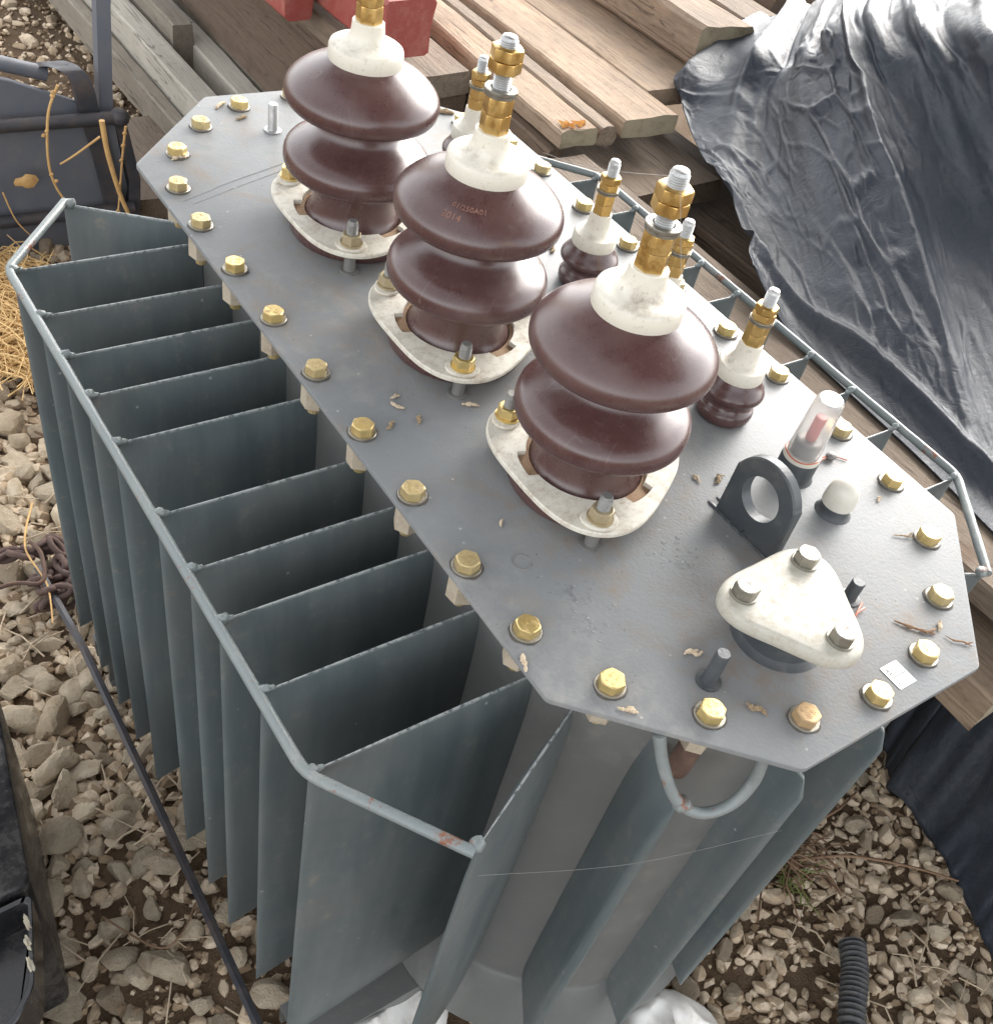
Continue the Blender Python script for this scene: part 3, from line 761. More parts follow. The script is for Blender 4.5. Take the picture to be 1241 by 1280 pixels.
fnut_y = MB().lathe([(0.0294, 0.0108), (0.0312, 0.0108), (0.0312, 0.006)], 24, cap1=False).hexa(0.0168, 0.0313, 0.0398, 0.1, 0.0012).mesh('flange_nut', M['yellowzinc'], 25)
HVPOS = [(-0.074, -0.201), (-0.074, -0.003), (-0.074, 0.197)]
for i, (x, y) in enumerate(HVPOS):
    b = link('high_voltage_bushing', hv_me, tf, (x, y, -GZ))
    link('cap', cap_me, b, None, i*2.0)
    link('clamp_flange', flange_me, b); link('gasket', gasket_me, b)
    st = link('terminal_stud', hv_stud, b)
    link('brass_coupling', hv_nutA, b, None, (0.35, 0.1, 0.2)[i]); link('washer', hv_wash, b)
    z1 = (0.2405, 0.2440, 0.2425)[i]
    link('brass_nut', hv_nut1, b, (0, 0, z1), (0.1, 0.45, 0.2)[i]); link('brass_nut', hv_nut1, b, (0, 0, z1+0.0088), (0.2, 0.15, 0.5)[i])
    for k in range(3):
        a = 2*math.pi*k/3
        p = (0.074*math.cos(a), 0.074*math.sin(a), 0)
        link('flange_stud', fstud_me, b, p); link('flange_nut', fnut_y if (k+i) % 2 else fnut_me, b, p, rnd.uniform(0, 1))
    if i == 1:   # stamped characters on the upper shed
        prof = [(z, r) for z, r in HVP if z > 0.1395]
        def on_shed(u, v):            # v: arc length down from the reference ring, u: along the ring
            s = 0; ref = 0.0565
            pts = sorted(prof, key=lambda q: q[1])
            rr = ref - v*0.84
            for (za, ra), (zb, rb) in zip(pts[:-1], pts[1:]):
                if ra <= rr <= rb:
                    z = za+(zb-za)*(rr-ra)/max(1e-9, rb-ra); break
            else: z = pts[-1][0]
            ang = R(223) + u/ref
            return Vector((rr*math.cos(ang), rr*math.sin(ang), z))
        mk = MB()
        for body, size, u0, v0 in (('01/250A01', 0.0070, 0.001, 0.0055), ('2014', 0.0076, -0.0105, -0.0045)):
            vs_, fs_ = text_geo(body, size, 0.00025)
            out = []
            for vx, vy, vz in vs_:
                p = on_shed(vx+u0, vy+v0); q = p.copy(); nrm = Vector((p.x*0.75, p.y*0.75, 0.065)).normalized()
                out.append(p + nrm*(vz+0.0002))
            mk.add(out, fs_)
        mk.build('stamped_mark', M['mark'], b, None, None, 20)

# ---- low-voltage bushings
LVP = [(0.0005, 0.0240), (0.003, 0.0262), (0.008, 0.0272), (0.0120, 0.0265), (0.0150, 0.0240), (0.0180, 0.0226), (0.0215, 0.0224), (0.0240, 0.0245), (0.0258, 0.0282), (0.0285, 0.0298), (0.0320, 0.0296), (0.0355, 0.0275), (0.0400, 0.0240), (0.0455, 0.0210)]
lv_me = MB().lathe(smoothprof(LVP, 5), 48).mesh('low_voltage_bushing', M['porc'], 40)
lcap_me = MB().lathe([(z, r*1.0) for z, r in [(0.0440, 0.018), (0.0440, 0.0218), (0.0452, 0.0224), (0.0545, 0.0222), (0.0566, 0.0210), (0.0573, 0.0185), (0.0584, 0.0152), (0.0612, 0.0126), (0.0660, 0.0113), (0.0740, 0.0108), (0.0772, 0.0106), (0.0778, 0.0098), (0.0778, 0.009)]], 40).mesh('cap', M['cap'], 38)
lstud = MB().lathe(thread(0.0058, 0.078, 0.130, 0.0015, 0.0006), 16).mesh('terminal_stud', M['zinc'], 60)
lcoup = MB().hexa(0.0172, 0.0779, 0.0885, 0.2, 0.001).hexa(0.0172, 0.0885, 0.0985, 0.2, 0.0009).mesh('brass_coupling', M['brass'], 25)
lwash = MB().lathe([(0.0987, 0.006), (0.0987, 0.0108), (0.1005, 0.0110), (0.1006, 0.0104), (0.1012, 0.0110), (0.1024, 0.0108), (0.1024, 0.007)], 28, cap0=False, cap1=False).mesh('washer', M['palezinc'], 30)
lnut = MB().hexa(0.0178, 0.0, 0.0062, 0.0, 0.0010).mesh('brass_nut', M['brass'], 25)
for i, (x, y) in enumerate([(0.113, -0.177), (0.113, -0.065), (0.113, 0.0447), (0.108, 0.267)]):
    b = link('low_voltage_bushing', lv_me, tf, (x, y, -GZ))
    link('cap', lcap_me, b, None, i*1.3); link('terminal_stud', lstud, b); link('brass_coupling', lcoup, b, None, i*0.3)
    link('washer', lwash, b); link('brass_nut', lnut, b, (0, 0, 0.1026), i*0.4); link('brass_nut', lnut, b, (0, 0, 0.1090), i*0.4+0.35)

# ---- lifting eye: upright plate with a round hole
def eye_build(sy):
    prof = []
    c = Vector((0.0, 0.040)); ro = 0.0345; N = 96; rh = 0.0192
    outer = []; inner = []
    for i in range(N):
        t = 2*math.pi*i/N; d = Vector((math.cos(t), math.sin(t)))
        # distance from the hole centre to the plate outline (arc on top, straight flanks to a wider foot)
        r = ro
        if d.y < 0.35:
            # flank from (ro*.94, .012) above centre to the foot corner (0.040, -0.040)
            A = Vector((0.0335, 0.0080)); B = Vector((0.0345, -0.040)); s = 1 if d.x >= 0 else -1
            A = Vector((A.x*s, A.y)); B = Vector((B.x*s, B.y)); e = B-A
            den = d.x*e.y-d.y*e.x
            if abs(den) > 1e-9:
                k = (A.x*e.y-A.y*e.x)/den
                if k > 0: r = k
            if d.y < 0:
                r = min(r, 0.040/-d.y)
        outer.append(d*r); inner.append(d*rh)
    vs = []; fs = []; th = 0.0052
    b_ = 0.0014
    rings = [(outer, -th, 0), (outer, -th+b_, 1), (outer, th-b_, 1), (outer, th, 0), (inner, th, 0), (inner, -th, 0)]
    for pts, xx, full in rings:
        for i, p in enumerate(pts):
            q = p if (full or pts is inner) else p*(1-b_/max(p.length, 1e-6))
            vs.append((xx, q.x, max(0.0, q.y+0.040)))
    for k in range(6):
        kk = (k+1) % 6
        for i in range(N):
            j = (i+1) % N; fs.append((k*N+i, k*N+j, kk*N+j, kk*N+i))
    mb = MB().add(vs, fs)
    for q in range(9):
        mb.blob((-th-0.0002, -0.036+q*0.009, 0.0003), 0.0022, 0.0080, 0.0016, q, 2, 0.3).blob((th+0.0002, -0.036+q*0.009, 0.0003), 0.0022, 0.0080, 0.0016, q+9, 2, 0.3)
    return mb
eye_build(1).build('lifting_eye', M['darkpaint'], tf, (0.0225, -0.3085, -GZ), ang=40)
eye_build(1).build('lifting_eye', M['darkpaint'], tf, (0.0225, 0.3085, -GZ), ang=40)

# ---- oil level gauge: dark socket, clear cup with red float
g = MB().lathe([(0.0, 0.0195), (0.002, 0.0180), (0.004, 0.0172), (0.019, 0.0172), (0.0215, 0.0160), (0.0215, 0.008)], 36, cap1=False).build('level_gauge', M['darkpaint'], tf, (0.1165, -0.2695, -GZ))
MB().lathe([(0.0200, 0.0152), (0.0212, 0.0166), (0.0245, 0.0166), (0.0262, 0.0153), (0.0262, 0.0120)], 36, cap0=False, cap1=False).build('collar', M['ivory'], g)
MB().lathe([(0.0262, 0.0148), (0.0300, 0.0150), (0.0780, 0.0126), (0.0825, 0.0118), (0.0850, 0.0098), (0.0850, 0.0060), (0.0842, 0.0058), (0.0842, 0.0002),
            (0.0826, 0.0002), (0.0826, 0.0090), (0.0805, 0.0104), (0.0775, 0.0112), (0.0300, 0.0136), (0.0262, 0.0134)], 40, cap0=False, cap1=False).build('clear_cup', M['clear'], g)
MB().lathe([(0.0220, 0.0120), (0.0400, 0.0118), (0.0412, 0.0105), (0.0412, 0.004)], 28).build('inner_seat', M['lead'], g)
MB().lathe([(0.0412, 0.0045), (0.0440, 0.0052), (0.0640, 0.0052), (0.0655, 0.0044)], 20).build('float', M['redfloat'], g)
seal = MB().tube([(0.0162*math.cos(t), 0.0162*math.sin(t), 0.0258+0.0006*math.sin(3*t)) for t in np.linspace(0, 2*math.pi, 40, endpoint=False)], 0.0007, 6, closed=True)
seal.tube(spline([(0.0160, -0.003, 0.0255), (0.024, -0.002, 0.018), (0.034, 0.0, 0.006), (0.047, 0.0015, 0.003)], 6), 0.0006, 6)
seal.tube(spline([(0.0150, 0.006, 0.0255), (0.023, 0.004, 0.016), (0.036, 0.003, 0.005), (0.055, 0.002, 0.0015), (0.066, -0.008, 0.0012)], 6), 0.0006, 6)
seal.build('seal_wire', M['copper'], g)
MB().blob((0.052, 0.001, 0.0035), 0.0062, 0.005, 0.0032, 4, 2, 0.1).build('lead_seal', M['lead'], g)

# ---- thermometer pocket with ivory dome
d = MB().lathe([(0.0, 0.0165), (0.0015, 0.0150), (0.004, 0.0135), (0.011, 0.0130)], 32).build('thermometer_pocket', M['darkpaint'], tf, (0.117, -0.321, -GZ))
MB().lathe([(0.0105, 0.0125), (0.0105, 0.0142), (0.0135, 0.0145), (0.022, 0.0140), (0.027, 0.0128), (0.0310, 0.0106), (0.0338, 0.0075), (0.0352, 0.0040), (0.0356, 0.0004)], 36).build('dome_cap', M['ivory'], d)

# ---- tap changer cover: rounded triangle on a dark pedestal
tc = MB().lathe([(0.0, 0.0380), (0.0012, 0.0350), (0.004, 0.0320), (0.027, 0.0320)], 48).build('tap_changer', M['darkpaint'], tf, (-0.0310, -0.4010, -GZ))
angs = [R(a) for a in (149, 38, 272)]
def tri(rs=1.0, nn=120, a0=R(153)):
    out = []
    for i in range(nn):
        t = 2*math.pi*i/nn; q = 0.0508+0.0084*math.cos(3*(t-a0))+0.0008*math.cos(6*(t-a0)); out.append((q*rs*math.cos(t), q*rs*math.sin(t)))
    return out
cv = MB(); prof_ = [(0.0270, 0.90), (0.0271, 0.978), (0.0285, 0.997), (0.0320, 1.0), (0.0355, 0.995), (0.0376, 0.978), (0.0387, 0.950), (0.0392, 0.915), (0.0396, 0.60), (0.0397, 0.30)]
vs = []; fs = []
for z, s in prof_: vs += [(p[0], p[1], z) for p in tri(s)]
for k in range(len(prof_)-1):
    for i in range(120):
        j = (i+1) % 120; fs.append((k*120+i, k*120+j, (k+1)*120+j, (k+1)*120+i))
fs.append(tuple(reversed(range(120)))); fs.append(tuple(range((len(prof_)-1)*120, len(prof_)*120)))
cv.add(vs, fs).build('cover_plate', M['cover'], tc, ang=40)
cb = bpy.data.meshes.new('cover_bolt')
cbm = MB().lathe([(0.0390, 0.0100), (0.0396, 0.0106), (0.0410, 0.0106), (0.0414, 0.0100), (0.0414, 0.006)], 28, cap1=False).hexa(0.0166, 0.0415, 0.0500, 0.0, 0.0013)
cbm.add(tv, tfc, T(0, 0.001, 0.05005, 0)); cbm = cbm.mesh('cover_bolt', M['palezinc'], 25)
for a in angs: link('cover_bolt', cbm, tc, (0.0422*math.cos(a), 0.0422*math.sin(a), 0), rnd.uniform(0, 1))

# ---- short studs on the lid
for (x, y, h) in ((-0.1129, -0.4114, 0.0330), (0.0522, -0.4003, 0.0200), (-0.0592, 0.4093, 0.0300)):
    MB().lathe([(0.0, 0.0098), (0.0014, 0.0098), (0.0020, 0.0060), (0.003, 0.0057), (h-0.001, 0.0055), (h, 0.0048)], 20).build('lid_stud', M['darkpaint'] if y < 0 else M['zinc'], tf, (x, y, -GZ))

# ---- paper sticker with grey print
st = empty('sticker', (0.0303, -0.4740, -GZ+0.0002), 0)
st.parent = tf
MB().prism(rounded([(-0.0100, -0.0108), (0.0092, -0.0108), (0.0092, 0.0110), (-0.0100, 0.0110)], 0.001, 3), 0.0001, 0.0004, 0).build('paper', M['sticker'], st)
pm = MB().box(-0.0082, 0.0074, -0.0006, 0.0000, 0.0004, 0.0006)
vs_, fs_ = text_geo('83', 0.0058, 0.00008); pm.add(vs_, fs_, T(-0.0062, 0.0050, 0.0005, -math.pi/2))
vs_, fs_ = text_geo('1L', 0.0052, 0.00008); pm.add(vs_, fs_, T(-0.0052, -0.0055, 0.0005, -math.pi/2))
vs_, fs_ = text_geo('1', 0.0052, 0.00008); pm.add(vs_, fs_, T(-0.0018, -0.0052, 0.0005, -math.pi/2))
pm.build('print', M['ink'], st)
# raised ring left on the paint
MB().tube([(0.0075*math.cos(t), 0.0075*math.sin(t), 0) for t in np.linspace(0.3, 5.9, 30)], 0.0007, 6).build('paint_ring', M['lid'], tf, (-0.173, -0.2586, -GZ))
MB().tube(spline([(-0.211, 0.292, 0), (-0.185, 0.302, 0), (-0.150, 0.316, 0), (-0.074, 0.341, 0)], 8), [0.0006]*25, 6).tube(spline([(-0.205, 0.284, 0), (-0.180, 0.293, 0), (-0.145, 0.306, 0), (-0.08, 0.328, 0)], 8), [0.0005]*25, 6).build('paint_seam', M['lid'], tf, UP)

# ------------------------------------------------------------------ droplets and litter on the lid
mb = MB(); q = random.Random(3)
def drop(x, y, r):
    mb.lathe([(0.0001, r), (r*0.14, r*0.95), (r*0.26, r*0.72), (r*0.32, r*0.38), (r*0.34, r*0.02)], 10, T(x, y, 0)@Matrix.Diagonal((1, q.uniform(0.75, 1.3), 1, 1)))
for (cx, cy, n_, sp, r0, r1) in ((-0.1555, -0.305, 46, 0.020, 0.0009, 0.0026), (-0.164, -0.337, 16, 0.010, 0.0009, 0.0022), (-0.053, -0.302, 22, 0.020, 0.0010, 0.0026)):
    for _ in range(n_):
        drop(cx+q.gauss(0, sp*0.55), cy+q.gauss(0, sp*0.5), q.uniform(r0, r1))
drop(-0.0552, -0.3135, 0.0055); drop(-0.047, -0.318, 0.0036)
o = mb.build('water_droplets', M['water'], ang=80); tag(o, 'beads of water scattered on the grey lid', 'water', kind='stuff')

def husk(x, y, L, ang, seed, mat, label, name='dry_husk', cat='plant litter', fork=False, z=0.0):
    mb = MB(); qq = random.Random(seed)
    pts = [(-L/2, 0, 0.0016), (-L/6, qq.uniform(-.15, .15)*L, 0.0022), (L/6, qq.uniform(-.15, .15)*L, 0.0024), (L/2, qq.uniform(-.1, .1)*L, 0.0016)]
    p = spline(pts, 5); w_ = L*0.13 if not fork else L*0.05
    mb.tube(p, [max(0.0004, w_*math.sin(math.pi*(0.08+0.84*i/(len(p)-1)))*(1+0.4*qq.uniform(-1, 1))) for i in range(len(p))], 7)
    if fork:
        mb.tube([(L*0.25, 0, 0.002), (L*0.42, L*0.14, 0.0035), (L*0.5, L*0.26, 0.002)], [w_, w_*0.7, w_*0.3], 6)
    else:
        mb.blob((L*0.15, L*0.10, 0.0020), L*0.2, L*0.11, 0.0018, seed, 1, 0.8)
    o = mb.build(name, mat, None, (x, y, z), ang); o.scale = (1, 1, 0.75); tag(o, label, cat, 'bits of litter lying on the lid'); return o
husk(-0.1882, -0.0841, .013, 0.4, 1, M['debris'], 'brown husk nearest the lid bolt, lowest of the four left of the middle bushing')
husk(-0.1694, -0.0635, .014, 2.2, 2, M['debrispale'], 'pale curled husk in the middle of the litter left of the middle bushing')
husk(-0.1623, -0.0863, .013, 0.9, 3, M['debris'], 'dark husk, rightmost of the group left of the middle bushing')
husk(-0.1661, -0.0522, .010, 0.1, 4, M['debrispale'], 'small tan husk, topmost of the group left of the middle bushing')
husk(-0.1093, -0.0859, .016, -0.6, 5, M['debrispale'], 'long pale husk in front of the middle bushing')
husk(-0.1644, -0.2179, .009, 0.8, 6, M['debrispale'], 'small pink-white flake left of the nearest bushing')
husk(0.0249, -0.2407, .012, 1.4, 7, M['debrispale'], 'pale upright husk just behind the lifting eye')
husk(0.0446, -0.2487, .016, 0.3, 8, M['debris'], 'dark ragged husk touching the top of the lifting eye')
husk(0.1558, -0.3707, .020, -0.5, 9, M['debris'], 'ragged brown husk beside a bolt at the right edge', fork=True)
husk(0.1714, -0.3281, .010, 0.5, 10, M['debrispale'], 'tiny pale crumb near the dome and right edge bolts')
husk(0.0794, -0.4483, .034, -0.95, 11, M['twig'], 'thin brown stalk lying against a bolt near the sticker', 'dry_stalk', fork=True)
husk(0.1026, -0.4564, .013, 0.5, 12, M['debrispale'], 'greenish grey crumb between the two right corner bolts')
husk(0.1044, -0.4742, .022, -1.0, 13, M['twig'], 'forked dark twig by the right corner of the lid', 'dry_stalk', fork=True)
husk(-0.0974, -0.4468, .017, 1.9, 14, M['debris'], 'plump striped husk between the two front bolts')
husk(-0.1068, -0.3872, .015, -0.3, 15, M['debrispale'], 'crumpled tan husk beside the short stud')
husk(-0.1840, -0.4049, .015, -0.75, 16, M['debrispale'], 'orange brown husk at the front left corner edge')
husk(-0.2262, -0.3399, .016, 1.0, 17, M['debrispale'], 'pale fluff hanging on the left lid edge')
husk(-0.0815, 0.4422, .016, 0.2, 18, M['debris'], 'brown crumb in front of the far end bolts')
husk(-0.092, 0.474, .022, 0.6, 19, M['debrispale'], 'tan crumb beside the farthest left bolt')
husk(-0.1819, 0.3702, .020, 0.1, 20, M['debrispale'], 'short straw lying under the far left corner bolt')
husk(0.1182, 0.1067, .018, 0.7, 21, M['debris'], 'dark scrap behind the third terminal, left of it')
husk(0.124, 0.0824, .016, 0.1, 22, M['debris'], 'dark scrap close beside the brown foot of a small bushing')
husk(0.160, 0.409, .040, -0.4, 23, M['debris'], 'ragged bark strip at the far end of the lid')
husk(-0.0368, -0.2290, .012, 1.9, 24, M['debris'], 'grey cocoon stuck on the upper shed of the nearest bushing', 'cocoon', 'cocoon', z=0.1375)
# a scrap of orange wire by the cover
o = MB().tube(spline([(0, 0, 0.002), (0.012, 0.001, 0.003), (0.026, 0.002, 0.002)], 5), 0.0009, 6).tube(spline([(0.002, 0.002, 0.002), (0.014, 0.0, 0.003), (0.022, -0.002, 0.002)], 5), 0.0008, 6).build('orange_wire', M['copper'], None, (0.034, -0.4205, 0), 0.35)
tag(o, 'short orange wire ends poking out beside the white cover', 'wire')
# spider threads
def thread_line(a, b, sag, label, r=0.00035):
    a = Vector(a); b = Vector(b); m = (a+b)/2; m.z -= sag
    o = MB().tube(spline([a, m, b], 12), r, 5).build('spider_thread', M['web']); tag(o, label, 'spider web')
thread_line((0.21, 0.26, 0.02), (-0.07, -0.199, 0.262), 0.006, 'spider thread strung from the lid to the nearest terminal stud', 0.00016)
thread_line((-0.082, -0.212, 0.262), (-0.066, -0.236, 0.180), 0.0, 'spider thread running down the brass nuts of the nearest bushing', 0.00014)
thread_line((-0.30, -0.425, -0.10), (-0.05, -0.50, -0.13), 0.02, 'spider thread across the end fins below the lid', 0.00009)

# ------------------------------------------------------------------ timber
def plank(name, label, x0, x1, y0, y1, z0, z1, mat, yaw=0.0, group=None, seed=0, cat='plank', rough=0.004, skew=0.0, bev=0.004, endmat=None):
    """board along y; y0 is the near end; skew slants the near end"""
    cx, cz = (x0+x1)/2, z0
    L = y1-y0; ny = max(14, int(L/0.03)); rough *= 1.5; W = (x1-x0); H = z1-z0
    sec = [(-W/2+bev, 0), (0, 0), (W/2-bev, 0), (W/2, bev), (W/2, H*0.5), (W/2, H-bev), (W/2-bev, H), (W/4, H), (0, H), (-W/4, H), (-W/2+bev, H), (-W/2, H-bev), (-W/2, H*0.5), (-W/2, bev)]
    n = len(sec); vs = []; fs = []
    for k in range(ny+1):
        y = L*k/ny
        for (sx, sz) in sec:
            q = Vector((sx*9+seed*5.3, y*2.2, sz*9+seed))
            dx = rough*noise.noise(q)+rough*0.35*noise.noise(q*Vector((1, 9, 1)) if False else Vector((q.x*2, q.y*9, q.z*2))); dz = rough*0.7*noise.noise(q+Vector((31, 7, 3)))+0.006*noise.noise(Vector((seed, y*0.9, 2)))*(sz > H*0.3)*0.3
            yy = y + (skew*sx if k == 0 else 0) + (rough*1.6*noise.noise(q*4) if k in (0, ny) else 0)
            vs.append((sx+dx, yy, sz+dz))
    for k in range(ny):
        for i in range(n):
            j = (i+1) % n; fs.append((k*n+j, k*n+i, (k+1)*n+i, (k+1)*n+j))
    fs.append(tuple(range(n))); fs.append(tuple(reversed(range(ny*n, ny*n+n))))
    fs = [f[::-1] for f in fs]
    me = MB().add(vs, fs).mesh(name, mat, 30)
    if endmat: 
        me.materials.append(endmat); me.polygons[len(fs)-2].material_index = 1
    o = link(name, me, None, (cx, y0, z0), yaw); tag(o, label, cat, group); return o
G1 = 'planks stacked behind the transformer'
W0 = -0.232; W1 = -0.200
P1_ = plank('plank', 'weathered plank with orange splinters at its end, nearest in the upper stack', 0.615, 0.690, 0.690, 3.6, W0, W1, M['wood'], R(-1.2), G1, 1, endmat=M['endgrain'], rough=0.006)
M['splinter'] = m_dirty('fresh_split_wood', (0.62, 0.30, 0.07), (0.35, 0.16, 0.05), 0.6, 0.7, 60)
for k_, (sx_, sy_, L_) in enumerate(((-0.024, 0.010, 0.030), (-0.015, 0.014, 0.022), (-0.006, 0.006, 0.018), (0.012, 0.008, 0.026), (0.020, 0.012, 0.018))):
    MB().add([(-0.004, 0, 0), (0.004, 0.002, 0), (0.001, L_, 0.001), (-0.001, 0.001, 0.010), (0.002, L_*0.4, 0.006)], [(0, 1, 3), (1, 4, 3), (1, 2, 4), (0, 3, 4), (0, 4, 2), (0, 2, 1)]).build('splinter', M['splinter'], P1_, (sx_, sy_, 0.0315), rnd.uniform(-0.4, 0.4))
plank('plank', 'narrow brown strip in the gap between the two front planks', 0.703, 0.742, 0.694, 3.6, W0-0.008, W1-0.006, M['woodbrown'], R(-0.6), G1, 2, rough=0.006)
plank('plank', 'broad smooth plank ending beside the tip of the black tarpaulin', 0.765, 0.893, 0.700, 3.6, W0, W1, M['wood'], R(-0.4), G1, 3, endmat=M['endgrain'], rough=0.003)
plank('plank', 'broad plank running in under the tarpaulin corner', 0.899, 1.150, 0.800, 3.6, W0-0.002, W1-0.002, M['wood'], 0, G1, 4, rough=0.003)
plank('plank', 'thick sawn beam lying on top of the planks', 1.062, 1.195, 0.850, 3.6, W1+0.003, -0.118, M['wood'], R(1.2), G1, 5, skew=-0.1, endmat=M['endgrain'], rough=0.006, bev=0.009)
plank('plank', 'dark narrow plank behind the thick sawn beam', 1.285, 1.395, 0.965, 3.6, W1+0.002, -0.150, M['woodbrown'], R(1.5), G1, 6)
plank('plank', 'dark plank at the top edge right of the thick beam', 1.43, 1.60, 1.02, 3.6, W1+0.002, -0.140, M['wooddark'], R(1.5), G1, 7)
plank('plank', 'flat pinkish board under the plank ends, behind the terminals', 0.655, 0.95, 0.592, 2.4, -0.318, -0.278, M['woodbrown'], 0, G1, 8)
plank('plank', 'dark board on edge beneath the front planks', 0.602, 0.634, 0.70, 3.6, -0.330, W0-0.004, M['wooddark'], R(-1.2), G1, 9)
plank('plank', 'long rough board under the tarpaulin beside the cooling fins', 0.503, 0.662, -0.545, 0.665, -0.268, -0.232, M['woodbrown'], 0, G1, 10, rough=0.003)
plank('heavy_timber', 'heavy timber beam with pale chipped end by the lid corner', 0.452, 0.645, -0.466, 0.55, -0.372, -0.313, M['wood'], 0, G1, 11, cat='beam', endmat=M['endgrain'], bev=0.004)
for y in (-0.25, 0.35):
    plank('plank', 'spacer block between the beam and the board beside the fins, %s' % ('nearer one' if y < 0 else 'farther one'), 0.53, 0.64, y, y+0.10, -0.3125, -0.2685, M['wooddark'], 0, G1, 12)
plank('heavy_timber', 'dark bearer beam low under the board pile', 0.66, 0.80, -0.20, 3.3, -0.60, -0.335, M['wooddark'], 0, G1, 13, cat='beam')
plank('heavy_timber', 'dark bearer beam deep under the tarpaulin side', 0.88, 1.10, -0.30, 3.3, -0.70, -0.335, M['wooddark'], 0, G1, 14, cat='beam')

# low battens at the far left of the stack
G2 = 'pale battens lying low at the far end'
zb = -0.53
low = [(0.295, 0.330, M['woodgrey'], 1.58, -0.60), (0.336, 0.398, M['woodpale'], 1.60, -0.54), (0.402, 0.455, M['woodgrey'], 1.90, -0.535), (0.460, 0.520, M['woodpale'], 1.60, -0.55),
       (0.525, 0.600, M['woodgrey'], 1.62, -0.535), (0.604, 0.665, M['woodpale'], 1.62, -0.53), (0.670, 0.760, M['woodgrey'], 1.66, -0.54), (0.765, 0.830, M['woodpale'], 1.66, -0.53), (0.835, 0.95, M['woodbrown'], 1.7, -0.54)]
names = ['greenish outermost batten at the left end of the low pile', 'pale batten second from the left in the low pile', 'grey batten with a square cut end lying on the low pile', 'pale batten right of the one with the square end',
         'grey brown batten fourth across the low pile', 'pale batten in the middle of the low pile', 'dark grey batten left of the red timber', 'pale narrow batten nearest the red timber', 'brown board under the red timber']
for (x0, x1, m_, y0, z1), nm in zip(low, names):
    plank('batten', nm, x0, x1, y0-(0.22 if y0 < 1.8 else 0), 4.2, z1-0.075, z1 + (0.035 if y0 == 1.90 else 0), m_, R(0.8), G2, x0*31, cat='batten')
for y in (1.75, 3.2):
    plank('batten', 'bearer laid crosswise under the low battens, %s' % ('nearer one' if y < 2 else 'farther one'), 0.33, 0.97, y, y+0.08, GZ, -0.662, M['wooddark'], 0, G2, y, cat='batten')
plank('plank', 'brown board lying on the ground behind the far fins', 0.10, 0.36, 1.42, 1.78, -0.70, -0.655, M['woodbrown'], 0, None, 31)
# red painted timber
plank('red_timber', 'red painted timber with a square end behind the farthest bushing', 0.425, 0.525, 0.985, 1.9, -0.195, -0.100, M['red'], R(3), None, 40, cat='timber', bev=0.006)
plank('red_timber', 'second red painted timber beside the first, mostly hidden by the farthest bushing', 0.345, 0.405, 1.20, 1.9, -0.213, -0.125, M['red'], R(3), None, 41, cat='timber', bev=0.006)
plank('plank', 'dark board carrying the red timbers', 0.42, 0.60, 0.95, 2.2, -0.255, -0.212, M['woodbrown'], 0, G1, 42)
plank('heavy_timber', 'dark beam under the board that carries the red timbers', 0.50, 0.60, 0.96, 2.2, -0.53, -0.257, M['wooddark'], 0, G1, 43, cat='beam')

